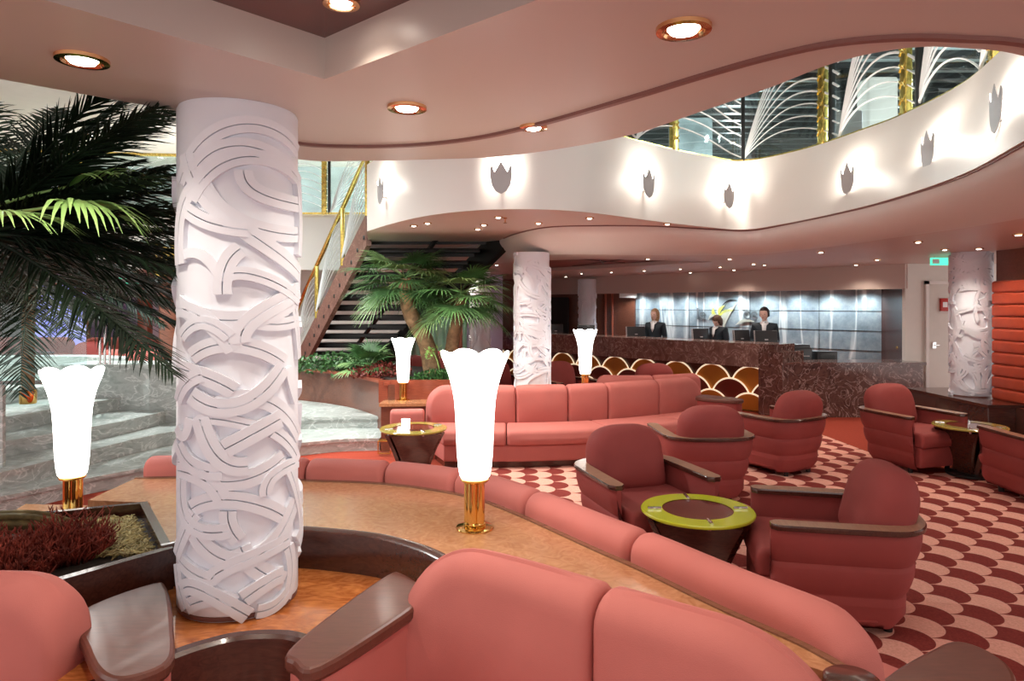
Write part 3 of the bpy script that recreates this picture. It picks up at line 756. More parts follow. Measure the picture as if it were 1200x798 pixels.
m = MB(); m.prism([tuple(p) for p in bpath.p]+[(.84,1.72)]+[tuple(p) for p in reversed(s1b)]+[tuple(p) for p in reversed(rim.p)]+[(-1.73,3.26),(-2.05,3.3)], 0, ZL-.04); m.build('ledge_body', M['dwood'], bar, world=True)
m = MB(); m.sweep(rim, [(-.012,ZS-.02),(.035,ZS-.02),(.04,ZL-.01),(.036,ZL+.008),(.025,ZL+.016),(-.008,ZL+.016),(-.018,ZL+.008),(-.02,ZL-.03)], step=.03); m.build('rim', M['dwood'], bar, world=True)
lip = Path([tuple(p) for p in bpath.p], smooth=False)
m = MB(); m.sweep(lip, [(-.008,ZL-.04),(.016,ZL-.04),(.016,ZL+.006),(-.008,ZL+.006)] , step=.05); m.build('edge_strip', M['armwood'], bar, world=True)
m = MB(); m.lathe([(.062,.05),(.064,ZL-.03),(.068,ZL-.025),(.068,ZL+.004),(.06,ZL+.01)], 28, c=(.855,1.715,0)); m.build('end_cap', M['dwood'], bar, world=True)
# column pedestal
ped = thing('column_pedestal', 'lower orange burl counter with dark curved rim around the big column', 'counter', (-.9,2.4,0))
fr = Path([(-1.25,1.85),(-1.036,2.1),(-.96,2.17),(-.89,2.21),(-.78,2.225),(-.68,2.2),(-.5,2.08)], 8)
ppoly = [tuple(p) for p in fr.p]+[(-.33,2.28),(-.2,2.45)]+[tuple(p) for p in reversed(rim.p)]+[(-1.6,2.38),(-1.5,2.1)]
m = MB(); m.prism(ppoly, ZS-.04, ZS); m.build('pedestal_top', M['burl_dark'], ped, world=True)
m = MB(); m.sweep(fr, [(-.03,.05),(.02,.05),(.025,ZS-.02),(.022,ZS+.012),(.01,ZS+.022),(-.02,ZS+.022),(-.03,ZS+.012)], step=.03); m.build('front_panel', M['dwood'], ped, world=True)

# ---------------------------------------------------------------- sofas
def arm_block(parent, poly, ztop, zbot=.08, th=.045, inset=.02, mat='sofa', wmat='sarmwood'):
    P = [Vector(p) for p in poly]; c = sum(P, Vector((0,0)))/len(P)
    sm = catmull(P, 5, True) if len(P) > 4 else P
    m = MB(); n = len(sm); vs = []
    prof = [(-.006,ztop-th),(0,ztop-th*.75),(0,ztop-.012),(-.005,ztop-.003),(-.014,ztop)]
    for o, z in prof:
        for i, p in enumerate(sm):
            t = (sm[(i+1)%n]-sm[i-1]).normalized(); nn = Vector((t.y,-t.x))
            if (p-c).dot(nn) < 0: nn = -nn
            q = p+nn*o; vs.append((q.x,q.y,z))
    fs = [(j*n+i,j*n+(i+1)%n,(j+1)*n+(i+1)%n,(j+1)*n+i) for j in range(len(prof)-1) for i in range(n)]
    for base, rev in ((0,1),((len(prof)-1)*n,0)):
        z = prof[0][1] if base == 0 else prof[-1][1]
        tr = tessellate_polygon([[Vector((vs[base+i][0],vs[base+i][1],0)) for i in range(n)]])
        fs += [tuple(base+k for k in t) for t in tr]
    m.add(vs, fs); m.build('armrest', M[wmat], parent, world=True, sharp=11)
    m = MB(); inn = [c+(p-c)*(1-inset/((p-c).length)) for p in sm]
    m.prism([tuple(p) for p in inn], zbot, ztop-th); m.build('arm_panel', M[mat], parent, world=True, sharp=60)
def curved_sofa(name, label, path, cuts, side, zs=.42, zt=.86, backth=.2, seat_depth=.6, c0=0, c1=0, mat='sofa', cat='sofa', lean=.0, bulge=.02, bz=None, seat=True, group=None, boff=0, seatcuts=None):
    """side=+1: seats on the path's normal side"""
    q = path.at(path.L/2); S = thing(name, label, cat, (q.x,q.y,0), group=group)
    hb = backth/2
    for i, (a, b_) in enumerate(zip(cuts, cuts[1:])):
        m = MB(); m.cushion(path, a, b_, -hb, hb, (bz if bz is not None else zs-.04), zt, re=.035, c0=c0 if i == 0 else 0, c1=c1 if i == len(cuts)-2 else 0, rt=min(.09,hb*.9), bulge=bulge*(1 if side>0 else .6))
        m.build('back_cushion', M[mat], S, world=True)
    if seat:
        n0, n1 = (hb-.02, seat_depth) if side > 0 else (-seat_depth, -hb+.02)
        sc = seatcuts or cuts
        for a, b_ in zip(sc, sc[1:]):
            m = MB(); m.cushion(path, a, b_, n0, n1, zs-.15, zs, re=.025, rt=.06, bulge=.012); m.build('seat_cushion', M[mat], S, world=True)
        m = MB(); e = .04
        m.cushion(path, cuts[0]+.01, cuts[-1]-.01, n0 if side>0 else n0+e, n1-e if side>0 else n1, .07, zs-.15, re=.02, rt=.03); m.build('base', M[mat], S, world=True)
        m = MB(); m.sweep(path, [(min(n0,n1)+.08,0),(max(n0,n1)-.08,0),(max(n0,n1)-.08,.08),(min(n0,n1)+.08,.08)], cuts[0]+.05, cuts[-1]-.05, step=.1); m.build('plinth', M['dwood'], S, world=True)
    return S
# near sofa facing the camera (back leans on the ledge)
nx = s1.near_x
L1 = s1.L
near = curved_sofa('curved_sofa', 'salmon curved sofa in the foreground facing the camera, arched end cushion', s1, [.03, .80, L1-.05], 1, zs=.46, zt=.885, backth=.2, seat_depth=.62, c0=.30, c1=.34, bulge=.025)
arm_block(near, [(-.655,1.99),(-.62,1.93),(-.53,1.90),(-.325,2.27),(-.30,2.40),(-.41,2.56),(-.47,2.54),(-.60,2.2)], .715)
# sofa facing away behind the ledge (only its back bolsters show)
cx = [bpath.near_x(p) for p in (352,452,537,628,748)]
b2 = Path([tuple(bpath.at(bpath.L*k/60)-bpath.nor(bpath.L*k/60)*.085) for k in range(61)], smooth=False)
bx = [b2.near_x(p) for p in (362,456,540,628,752)]
cuts = [0.02, bx[0]-.62, bx[0], bx[1], bx[2], bx[3], bx[4], b2.L-.0]
ss = curved_sofa('curved_sofa', 'long salmon sofa facing away, its rolled back running along the curved ledge', b2, cuts, -1, zs=.42, zt=.875, backth=.155, seat_depth=.74, bz=.42, bulge=.004, c1=.16)
arm_block(ss, [(1.0,1.62),(1.18,1.66),(1.48,2.0),(1.53,2.16),(1.47,2.25),(1.34,2.19),(1.12,2.04),(.99,1.9)], .615)
# left foreground sofa
s5 = Path([(-2.3,2.02),(-1.9,2.06),(-1.60,2.07),(-1.31,2.05)], 8)
lf_ = curved_sofa('sofa', 'salmon sofa cut by the left edge, beside the planter', s5, [0, s5.L], 1, zs=.44, zt=.905, backth=.2, seat_depth=.6, c1=.17, bulge=.02)
arm_block(lf_, [(-1.42,2.24),(-1.30,2.47),(-1.22,2.42),(-1.05,2.12),(-.965,1.93),(-1.03,1.84),(-1.12,1.86),(-1.25,2.0)], .715)
# far curved sofa
s3 = Path([(-.98,7.72),(-.78,7.78),(-.38,7.78),(.067,7.78),(.61,7.86),(1.09,8.02),(1.63,8.3),(2.1,8.6),(2.38,8.82)], 8)
fx = [s3.near_x(p) for p in (604,663,708,767)]
far = curved_sofa('curved_sofa', 'long salmon curved sofa across the middle in front of the middle column', s3, [0.02]+fx+[s3.L], 1, zs=.40, zt=.80, backth=.2, seat_depth=.66, c0=.22, c1=.25, bulge=.02, seatcuts=[0.02, fx[0]-.1, fx[1]+.25, fx[3]-.1, s3.L])
m = MB(); lp_ = Path([(-1.36,7.62),(-.98,7.66)], smooth=False); m.cushion(lp_, 0, lp_.L, -.08, .1, .1, .55, re=.03, rt=.05); m.build('arm_cushion', M['sofa'], far, world=True)
arm_block(far, [(2.24,8.34),(2.28,8.22),(2.58,8.02),(2.70,8.04),(2.74,8.16),(2.5,8.44),(2.36,8.52)], .6, mat='chair')
# sofa back behind it
s4 = Path([(1.1,8.95),(1.5,8.85),(2.1,8.98),(2.5,9.2)], 8)
curved_sofa('curved_sofa', 'salmon sofa back showing just above the far sofa, facing the reception', s4, [0, s4.L*.5, s4.L], -1, zs=.4, zt=.80, backth=.16, seat_depth=.6, c0=.12, c1=.1)
# ledge behind the far sofa
fl = thing('sofa_ledge', 'wooden ledge behind the far sofa carrying a tall lamp', 'counter', (.8,8.4,0))
m = MB(); lp4 = [tuple(s3.at(s3.L*k/20)-s3.nor(s3.L*k/20)*.12) for k in range(4,21)]; m.prism([tuple(p) for p in lp4]+[(2.45,9.05),(2.1,8.86),(1.5,8.74),(1.1,8.8),(.5,8.75),(-.3,8.6)], .63, .67); m.build('ledge_top', M['burl'], fl, world=True)
m = MB(); m.prism([tuple(p) for p in lp4]+[(2.4,9.0),(2.1,8.84),(1.5,8.72),(1.1,8.78),(.5,8.73),(-.28,8.58)], 0, .63); m.build('ledge_body', M['mwood'], fl, world=True)
# ================================================================ ARMCHAIRS
def make_armchair():
    R = thing('armchair', 'x', 'armchair')
    W, Dp = .39, .40
    pts = [(-W,-Dp),(-W,-.1),(-W+.005,.12)]+[(-W*abs(math.cos(a))**.75*(1 if math.cos(a)>0 else -1), .12+.27*abs(math.sin(a))**.8) for a in [PI*k/12 for k in range(1,12)]]+[(W-.005,.12),(W,-.1),(W,-Dp)]
    pa = Path(pts, 4)
    # path runs left front -> back -> right front : its left-hand normal is outward
    def tier(z0, z1, o0, o1):
        pr = []
        for k in range(7):
            t = k/6; pr.append((-(o0+(o1-o0)*t+.016*math.sin(PI*t)**.6), z0+(z1-z0)*t))
        return pr
    m = MB()
    outer = tier(.045,.215,-.125,-.075)+tier(.217,.385,-.078,-.035)+tier(.387,.562,-.038,-.004)
    prof = outer+[(.075,.562),(.075,.12)]
    def fn(d, pr):
        q = min(d, pa.L-d); k = .022*(1-min(1, q/.05))**2
        return [(a+(k if a < .04 else -k), z) for a, z in pr]
    m.sweep(pa, prof, step=.035, fn=fn); m.build('body', M['chair'], R, sharp=50)
    def capfn(d, pr):
        q = min(d, pa.L-d); e = 1-min(1, q/.06); k = .045*(1-math.sqrt(max(0,1-e*e)))
        c = .035
        return [(c+(a-c)*(1-k/.075), z) for a, z in pr]
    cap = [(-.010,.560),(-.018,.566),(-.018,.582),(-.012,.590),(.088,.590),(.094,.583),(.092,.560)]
    m = MB(); m.sweep(pa, cap, step=.03, fn=capfn); o_ = m.build('arm_cap', [M['dwood'], M['armtop_sheen']], R, sharp=35)
    for p_ in o_.data.polygons: p_.material_index = 1 if p_.normal.z > .8 else 0  # upward faces take the painted reflection colour, sides stay dark
    sp = Path([(-.30,-.06),(.30,-.06)], smooth=False)
    m = MB(); m.cushion(sp, 0, .6, -.20+.0, .40, .28, .43, re=.03, rt=.055, bulge=.012); 
    m.build('seat_cushion', M['chair'], R)
    m = MB(); m.cushion(sp, 0, .6, -.2, .375, .08, .285, re=.02, rt=.03, bulge=.01); m.build('seat_base', M['chair'], R)
    xf = Matrix.Translation((0,.155,.37)) @ Matrix.Rotation(math.radians(-15),4,'X')
    m = MB(); m.pillow(.58, .49, .27, xf, 2.9, 7); m.build('back_cushion', M['chair'], R)
    for sx, sy in ((-.29,-.30),(.29,-.30),(-.2,.24),(.2,.24)):
        m = MB(); m.lathe([(.022,0),(.024,.02),(.024,.06)], 12, c=(sx*.85,sy*.9,0)); m.build('foot', M['black'], R)
    return R
proto = make_armchair(); used = [0]
def chair(x, y, face, label, group=None):
    """face = world direction the sitter looks"""
    rz = math.atan2(face[1], face[0])+PI/2
    o = proto if not used[0] else copy_tree(proto)
    used[0] += 1; o.location = (x,y,.006); o.rotation_euler = (0,0,rz); o['label'] = label
    if group: o['group'] = group
    return o
chair(1.80,3.80,(-.975,.2),'large red armchair at the right, seen from its side, nearest the camera')
chair(.88,4.72,(.30,-.95),'red armchair facing the camera behind the lime rimmed table')
chair(1.70,6.12,(-.05,1),'red armchair seen from behind, between the far sofa and the carpet aisle')
chair(2.78,7.10,(-.5,.87),'red armchair seen from behind in front of the marble counter corner')
chair(4.22,7.3,(.3,-.95),'red armchair turned to the right, in front of the low marble counter')
chair(4.72,5.98,(.05,1),'red armchair cut by the right edge, seen from behind')
chair(.82,10.3,(.5,-.85),'small distant red armchair left of the far lamp, before the gold scallop panels')
chair(2.08,10.35,(-.1,1),'distant red armchair back peeking over the far sofa, before the scallop panels')
chair(-.15,10.6,(.6,-.8),'distant red armchair just left of the middle column')

# ================================================================ TABLES
def table(x, y, ringm, label, rz=0):
    T = thing('cocktail_table', label, 'table', (x,y,.006), rz)
    m = MB(); m.lathe([(.205,.483),(.325,.483),(.33,.488),(.33,.498),(.325,.503),(.205,.503)], 48, caps=False)
    n = 48; m.add([], []); m.build('ring', ringm, T)
    m = MB(); m.lathe([(.001,.484),(.206,.484),(.206,.5),(.001,.5)], 40, caps=False); m.build('tabletop', M['tabred'], T)
    for a in (0, PI/2, PI, 1.5*PI):
        m = MB(); ca, sa = math.cos(a), math.sin(a)
        m.tube([(.255*ca,.255*sa,.46),(.255*ca,.255*sa,.512)], .013, 10)
        m.tube([(.215*ca,.215*sa,.507),(.295*ca,.295*sa,.507)], .010, 8)
        m.build('clip', M['chrome'], T)
    for k in range(3):
        a = 2*PI*k/3+.3; m = MB(); xf = Matrix.Rotation(a,4,'Z'); rows = 9; vs = []
        for i in range(rows):
            t = i/(rows-1); wd = .13+.17*t**1.6; z = .03+.43*t
            for j in range(7):
                u = (j/6-.5)*2; vs.append(xf @ Vector((.07+.11*t+.03*(1-u*u)*0+.02, u*wd*.8, z)))
            for j in range(6,-1,-1):
                u = (j/6-.5)*2; vs.append(xf @ Vector((.05+.11*t, u*wd*.8, z)))
        fs = [(i*14+j, i*14+(j+1)%14, (i+1)*14+(j+1)%14, (i+1)*14+j) for i in range(rows-1) for j in range(14)]
        fs += [tuple(range(14)), tuple(range((rows-1)*14+13,(rows-1)*14-1,-1))]
        m.add(vs, fs); m.build('leg', M['dwood'], T)
    m = MB(); m.lathe([(.2,0),(.21,.01),(.21,.025),(.19,.035),(.02,.04)], 32); m.build('base', M['black'], T)
    return T
table(1.10,4.05,M['lime'],'round table with bright lime ring, nearest, between two red armchairs')
table(-.97,6.73,M['goldring'],'round table with gold ring in front of the left end of the far sofa',.5)
table(4.60,6.86,M['goldring'],'round table with gold ring at the right by the plinth',1)
t = thing('candle_holder', 'white glowing candle glass on the gold ringed table by the far sofa', 'candle', (-1.03,6.62,.509))
m = MB(); m.lathe([(.035,0),(.04,.01),(.042,.09),(.045,.1),(.038,.1),(.034,.02)], 20); m.build('glass_cup', M['glow'], t)
m = MB(); m.lathe([(.025,.02),(.027,.03),(.027,.06),(.004,.062),(.003,.075)], 14); m.build('candle', M['paper'], t)

# ================================================================ LAMPS
def lamp(x, y, z, label, s=1.0):
    Lm = thing('table_lamp', label, 'lamp', (x,y,z)); Lm.scale = (s,s,s)
    m = MB(); m.lathe([(.078,0),(.08,.004),(.078,.008),(.05,.012),(.02,.013)], 40); m.build('base', M['brass'], Lm)
    m = MB()
    for k in range(5):
        a = 2*PI*k/5+.6; m.tube([(.026*math.cos(a),.026*math.sin(a),.012),(.026*math.cos(a),.026*math.sin(a),.205)], .02, 16)
    m.lathe([(.044,.012),(.047,.016),(.047,.026),(.043,.03)], 32)
    m.build('stem', M['brass'], Lm)
    m = MB(); m.lathe([(.05,.198),(.056,.2),(.06,.206),(.062,.212),(.056,.216)], 32); m.build('collar', M['brass'], Lm)
    lsh = None; sh = [(.035,.212),(.056,.214),(.064,.225),(.070,.26),(.075,.32),(.078,.40),(.081,.47),(.086,.54),(.094,.59),(.107,.64),(.121,.68),(.133,.71),(.139,.728),(.140,.738),(.134,.741),(.128,.732),(.115,.70),(.098,.64),(.086,.59)]
    def mod(r, z, a):
        k = max(0, min(1, (z-.55)/.19)); f = max(0, min(1, (z-.22)/.1))
        lob = math.cos(6*a+.5)
        return r*(1+.035*k*lob+.012*f*math.cos(18*a)), z+.016*k*k*(abs(math.cos(3*a+.25))**.5*2-1.3)
    m = MB(); m.lathe(sh, 108, mod=mod, caps=False); lsh = m.build('shade', M['shade'], Lm)
    m = MB(); m.lathe([(.001,.3),(.03,.31),(.03,.62),(.001,.63)], 16, caps=False); m.build('bulb', M['bulb'], lsh)
    return Lm
lamp(-.157,2.885,ZL,'tall white glowing lamp on brass stem, centre of the foreground ledge')
lamp(-2.19,3.40,.655,'tall white glowing lamp on brass stem behind the planter at the left')
lamp(-1.32,8.28,.565,'small distant glowing lamp on the wooden ledge below the palms')
lamp(.885,8.25,.67,'distant glowing lamp behind the far sofa, before the reception counter')

# ================================================================ LEFT PLANTER
pl = thing('planter_box', 'dark wooden planter box at the left between sofa and column', 'planter', (-1.75,2.6,0))
pq = [Vector(p) for p in ((-1.30,2.62),(-1.73,3.24),(-2.55,2.9),(-2.6,2.25),(-1.585,2.24))]
inn = []
cc = sum(pq, Vector((0,0)))/5
for p in pq: inn.append(cc+(p-cc)*.935)
m = MB(); m.prism([tuple(p) for p in pq], .05, ZL+.012, holes=[[tuple(p) for p in inn]]); m.build('frame', M['dwood'], pl, world=True)
m = MB(); m.prism([tuple(cc+(p-cc)*.94) for p in pq], .1, .73); m.build('soil', M['soil'], pl, world=True)
m = MB(); m.prism([(-2.5,3.15),(-1.85,3.28),(-1.98,3.6),(-2.6,3.65)], 0, .655)
o = m.build('side_counter', M['burl']); tag(o,'light wood stand under the left lamp','stand')
m = MB(); m.rbox(-2.36,-1.98,3.2,3.3,.655,.70,.005); tag(m.build('white_tray', M['paper']), 'white strip at the foot of the left lamp behind the planter', 'tray')
def moss(cx, cy, rx, ry, n, h, label):
    m = MB(); rnd = random.Random(int(cx*100))
    for i in range(n):
        a = rnd.uniform(0,2*PI); q = rnd.random()**.5; x = cx+rx*q*math.cos(a); y = cy+ry*q*math.sin(a)
        p = Vector((x,y,.73)); d = Vector((math.cos(a)*q*.7+rnd.uniform(-.3,.3), math.sin(a)*q*.7+rnd.uniform(-.3,.3), 1)).normalized()
        hh = h*(1-.55*q*q)*rnd.uniform(.6,1.1)
        pts = [p]
        for k in range(4):
            d = (d+Vector((rnd.uniform(-.5,.5),rnd.uniform(-.5,.5),rnd.uniform(-.2,.3)))).normalized(); pts.append(pts[-1]+d*hh/4)
        m.tube(pts, [.005,.0044,.0036,.003,.0015], 4)
        for k in range(1,5):
            for _ in range(2):
                e = (d+Vector((rnd.uniform(-1,1),rnd.uniform(-1,1),rnd.uniform(-.3,.8)))).normalized()*rnd.uniform(.012,.03)
                m.tube([pts[k],pts[k]+e*.6,pts[k]+e+Vector((0,0,.004))], [.0026,.002,.001], 3)
    o = m.build('dried_moss', M['moss'], sharp=180, recalc=False); tag(o, label, 'moss')
moss(-1.88,2.50,.18,.16,380,.17,'red dried moss clump in the planter, left one')
moss(-1.74,2.68,.12,.13,260,.19,'red dried moss clump in the planter, right one nearer the column')
m = MB(); rnd = random.Random(4)
for i in range(1300):
    a, b_ = rnd.random(), rnd.random(); p = Vector((-1.40,2.68)).lerp(Vector((-1.74,3.14)), a)+Vector((-.24,-.03))*b_
    an = rnd.uniform(0,PI); l = rnd.uniform(.01,.025); v = Vector((math.cos(an)*l,math.sin(an)*l,rnd.uniform(-.006,.01)))
    c = Vector((p.x,p.y,.737+rnd.random()*.012)); m.tube([c-v,c+v], .003, 3)
tag(m.build('straw_mulch', M['straw'], sharp=180), 'pale straw mulch in the planter corner near the column', 'straw', kind='stuff')
m = MB(); rnd = random.Random(9)
for i in range(26):
    o_ = Vector((0,rnd.uniform(-.05,.05),rnd.uniform(-.035,.035)))
    pts = [Vector((-2.42,2.6,.70)),Vector((-2.3,2.66,.80)),Vector((-2.1,2.74,.845)),Vector((-1.95,2.82,.825)),Vector((-1.86,2.9,.76)),Vector((-1.84,2.93,.72))]
    m.tube([p+o_ for p in catmull(pts, 4)], .013, 6)
tag(m.build('root_bundle', M['root'], sharp=180), 'thick olive brown root bundle arching in the planter at the left edge', 'root')

# ================================================================ PALMS
def pinnate(m, base, az, el, L, droop, nl=42, ll=.3, w=.012, rnd=random, rach=.010, z_sag=.35):
    """feather frond: arching rachis, long narrow leaflets"""
    d = Vector((math.cos(az)*math.cos(el), math.sin(az)*math.cos(el), math.sin(el))); side = Vector((-math.sin(az), math.cos(az), 0))
    pts = []; 
    for i in range(25):
        t = i/24; pts.append(Vector(base)+d*L*t+Vector((0,0,-droop*L*t*t)))
    m.tube(pts, [rach*(1-.8*i/24) for i in range(25)], 5, mi=0)
    for i in range(nl):
        t = .12+.88*i/(nl-1); k = t*24; a = int(min(23,k)); p = pts[a].lerp(pts[a+1], k-a); tg = (pts[a+1]-pts[a]).normalized()
        up = side.cross(tg).normalized()
        l = ll*(math.sin(PI*min(1,t*.8+.18))**.6)*rnd.uniform(.85,1.1)
        for s in (-1,1):
            dd = (side*s*rnd.uniform(.55,.8)+tg*rnd.uniform(.7,1.0)-up*0+Vector((0,0,rnd.uniform(-.1,.25)))).normalized()
            q = [p]; v = dd
            for j in range(4): v = (v+Vector((0,0,-z_sag*.3*rnd.uniform(.6,1.3)))).normalized(); q.append(q[-1]+v*l/4)
            ww = [w*.7,w,w*.85,w*.5,w*.05]; vs = []
            wd = tg.cross(v).cross(v).normalized()
            for j in range(5): vs += [q[j]-tg*ww[j]*.5, q[j]+up*ww[j]*.25, q[j]+tg*ww[j]*.5]
            m.add(vs, [f for j in range(4) for f in ((j*3,j*3+1,j*3+4,j*3+3),(j*3+1,j*3+2,j*3+5,j*3+4))])
def fan(m, base, az, el, pet, R, nseg=30, spread=2.6, w=.02, droop=.35, rnd=random, roll=0):
    d = Vector((math.cos(az)*math.cos(el), math.sin(az)*math.cos(el), math.sin(el))); side = Vector((-math.sin(az), math.cos(az), 0))
    pts = [Vector(base)+d*pet*t+Vector((0,0,-.12*pet*t*t)) for t in (0,.25,.5,.75,1)]
    m.tube(pts, [.010,.008,.007,.006,.005], 5)
    c = pts[-1]; tg = (pts[-1]-pts[-2]).normalized(); up = side.cross(tg)*-1
    if up.z < 0: up = -up
    side = side*math.cos(roll)+up*math.sin(roll)
    for i in range(nseg):
        a = (i/(nseg-1)-.5)*spread*1.0; dd = tg*math.cos(a)+side*math.sin(a); l = R*(1-.25*abs(a)/PI*2*.6)*rnd.uniform(.88,1.05)
        wd = tg*-math.sin(a)+side*math.cos(a); q = [c]; v = (dd+up*.12).normalized()
        for j in range(5): v = (v+Vector((0,0,-droop*(.05+.12*j)*rnd.uniform(.5,1.5)))).normalized(); q.append(q[-1]+v*l/5)
        ww = [w*.25,w*.8,w,w*.7,w*.4,w*.05]; vs = []
        for j in range(6): vs += [q[j]-wd*ww[j]*.5, q[j]+up*ww[j]*.18, q[j]+wd*ww[j]*.5]
        m.add(vs, [f for j in range(5) for f in ((j*3,j*3+1,j*3+4,j*3+3),(j*3+1,j*3+2,j*3+5,j*3+4))])
def palm(name, label, base, trunk, crown_r, kind, n, seed, matl, tr=(.06,.05), L=(.8,1.1), els=(-.5,1.2), nseg=30, w=.02, azr=(0,2*PI), droop=.4):
    rnd = random.Random(seed); T = thing(name, label, 'palm', base)
    tp = catmull([Vector(p) for p in trunk], 6); m = MB(); k = len(tp)
    m.tube(tp, [tr[0]+(tr[1]-tr[0])*i/(k-1)+.006*(i%2) for i in range(k)], 12); m.build('trunk', M['bark'], T, world=True)
    top = tp[-1]
    for i in range(n):
        az = azr[0]+(azr[1]-azr[0])*((i*.618034) % 1)+rnd.uniform(-.15,.15); e = els[0]+(els[1]-els[0])*((i+.5)/n); m = MB(); l = rnd.uniform(*L)
        b_ = top+Vector((0,0,.02*i/n))
        if kind == 'fan': fan(m, b_, az, e, l*.45, l*.55, nseg, 3.6, w, droop, rnd)
        else: pinnate(m, b_, az, e, l, droop, 60, l*.27, w, rnd)
        m.build('frond', M['palm_mid'] if (kind == 'fan' and i % 3 == 1) else matl, T, world=True, sharp=180, recalc=False)
    return T
# big left palm: crown near the left edge, fronds reaching over the column
palm('palm_tree', 'big feathery palm coloured as a dark backlit silhouette at the upper left, fronds reaching over the column', (-2.15,2.62,.7), [(-2.15,2.62,.7),(-2.12,2.6,1.2),(-1.98,2.55,1.98)], .8, 'pin', 64, 21, M['palm_backlit'], (.05,.04), (.75,1.15), (-.32,1.0), w=.015, droop=.16, azr=(-.3,4.0))
palm('palm_tree', 'palm coloured as a dark backlit silhouette on the marble steps with slim black trunk in a brass sleeve', (-4.75,6.7,.75), [(-4.75,6.7,.75),(-4.75,6.7,1.4),(-4.72,6.7,2.0)], .8, 'pin', 40, 33, M['palm_backlit'], (.055,.05), (1.3,1.9), (-.35,1.2), w=.03, droop=.3)
m = MB(); m.lathe([(.07,0),(.075,.01),(.075,.13),(.065,.14)], 20, c=(-4.75,6.7,.75)); tag(m.build('brass_sleeve', M['brass']), 'brass sleeve around the foot of the slim dark palm trunk', 'plant pot')
# bright fan leaf, lit by the downlight above
T = thing('fan_palm', 'bright green fan palm leaves caught in the light at the upper left', 'palm', (-2.25,2.85,.7))
m = MB(); m.tube(catmull([Vector(p) for p in ((-2.25,2.85,.7),(-2.2,2.8,1.4),(-2.0,2.45,2.0))],5), .02, 8); m.build('trunk', M['bark'], T, world=True)
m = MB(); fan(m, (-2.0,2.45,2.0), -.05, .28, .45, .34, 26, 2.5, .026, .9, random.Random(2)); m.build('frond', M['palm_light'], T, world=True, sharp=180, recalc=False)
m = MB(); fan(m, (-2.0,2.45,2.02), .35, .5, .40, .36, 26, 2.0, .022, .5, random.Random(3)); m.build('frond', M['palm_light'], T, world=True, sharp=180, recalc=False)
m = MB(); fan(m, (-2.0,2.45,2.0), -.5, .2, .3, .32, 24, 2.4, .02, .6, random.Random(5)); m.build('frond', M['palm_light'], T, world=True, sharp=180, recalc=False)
# centre palms
palm('palm_tree', 'left palm of the pair in the centre planter, thick bent trunk', (-1.05,8.95,.7), [(-1.02,8.95,.7),(-1.12,8.95,1.2),(-1.33,8.9,1.62),(-1.40,8.9,2.06)], .9, 'fan', 27, 5, M['palm'], (.12,.085), (.75,1.1), (-.6,.8), 26, .026, droop=.5)
palm('palm_tree', 'right palm of the pair in the centre planter, straight slim trunk', (-.72,8.9,.7), [(-.80,8.9,.7),(-.78,8.9,1.2),(-.69,8.88,1.62),(-.66,8.85,1.86)], .9, 'fan', 26, 6, M['palm'], (.09,.07), (.7,1.05), (-.6,.8), 26, .026, droop=.5)
palm('low_palm', 'low leafy palm at the foot of the staircase', (-1.95,9.3,.7), [(-1.95,9.3,.7),(-1.95,9.3,.86)], .5, 'fan', 16, 12, M['palm'], (.05,.04), (.45,.6), (-.1,1.2), 24, .03, droop=.5)
# centre planter
cp = thing('centre_planter', 'brown wood planter with a curved wall below the centre palms', 'planter', (-1.5,9,0))
cw = [(-1.5,8.28),(-1.75,8.75),(-2.3,9.5),(-3.1,10.1),(-3.9,10.3)]
cwp = catmull([Vector(p) for p in cw], 6)
poly = [(-.35,8.62),(-1.0,8.42)]+[tuple(p) for p in cwp]+[(-3.9,10.9),(-1.5,10.6),(-.35,9.8)]
m = MB(); m.prism(poly, 0, .75); m.build('body', M['mwood'], cp, world=True)
m = MB(); m.prism([(-.37,8.7),(-1.05,8.52)]+[(p.x+.08,p.y+.1) for p in cwp]+[(-3.8,10.8),(-1.5,10.5),(-.4,9.7)], .75, .775); m.build('soil', M['soil'], cp, world=True)
m = MB(); m.sweep(Path([tuple(p) for p in cwp], smooth=False), [(-.05,.74),(.02,.74),(.02,.78),(-.05,.78)], step=.1); m.build('rim', M['rwood'], cp, world=True)
sl = thing('side_ledge', 'red brown wooden ledge with an upright back under the small lamp', 'counter', (-1.2,8.15,0))
m = MB(); m.prism([(-1.55,7.95),(-.95,8.0),(-.95,8.4),(-1.55,8.28)], .53, .565); m.build('ledge_top', M['burl'], sl, world=True)
m = MB(); m.prism([(-1.53,7.97),(-.96,8.02),(-.96,8.38),(-1.53,8.26)], 0, .53); m.build('ledge_body', M['mwood'], sl, world=True)
m = MB(); m.prism([(-1.62,8.29),(-.4,8.36),(-.4,8.42),(-1.62,8.35)], .53, .80); m.build('upright', M['rwood'], sl, world=True)
def leaves(name, label, c, rx, ry, h, n, mat, seed, s=.05):
    m = MB(); rnd = random.Random(seed)
    for i in range(n):
        a = rnd.uniform(0,2*PI); q = rnd.random()**.5; p = Vector((c[0]+rx*q*math.cos(a), c[1]+ry*q*math.sin(a), c[2]+rnd.random()*h*(1-q*.6)))
        d = Vector((rnd.uniform(-1,1),rnd.uniform(-1,1),rnd.uniform(-.3,1))).normalized(); e = d.cross(Vector((rnd.uniform(-1,1),rnd.uniform(-1,1),.3))).normalized(); l = s*rnd.uniform(.6,1.3)
        m.add([p,p+d*l*.5+e*l*.28,p+d*l,p+d*l*.5-e*l*.28,p+d*l*.5+e.cross(d)*l*.06],[(0,1,4),(1,2,4),(2,3,4),(3,0,4)])
    tag(m.build(name, mat, sharp=180, recalc=False), label, 'plants', kind='stuff')
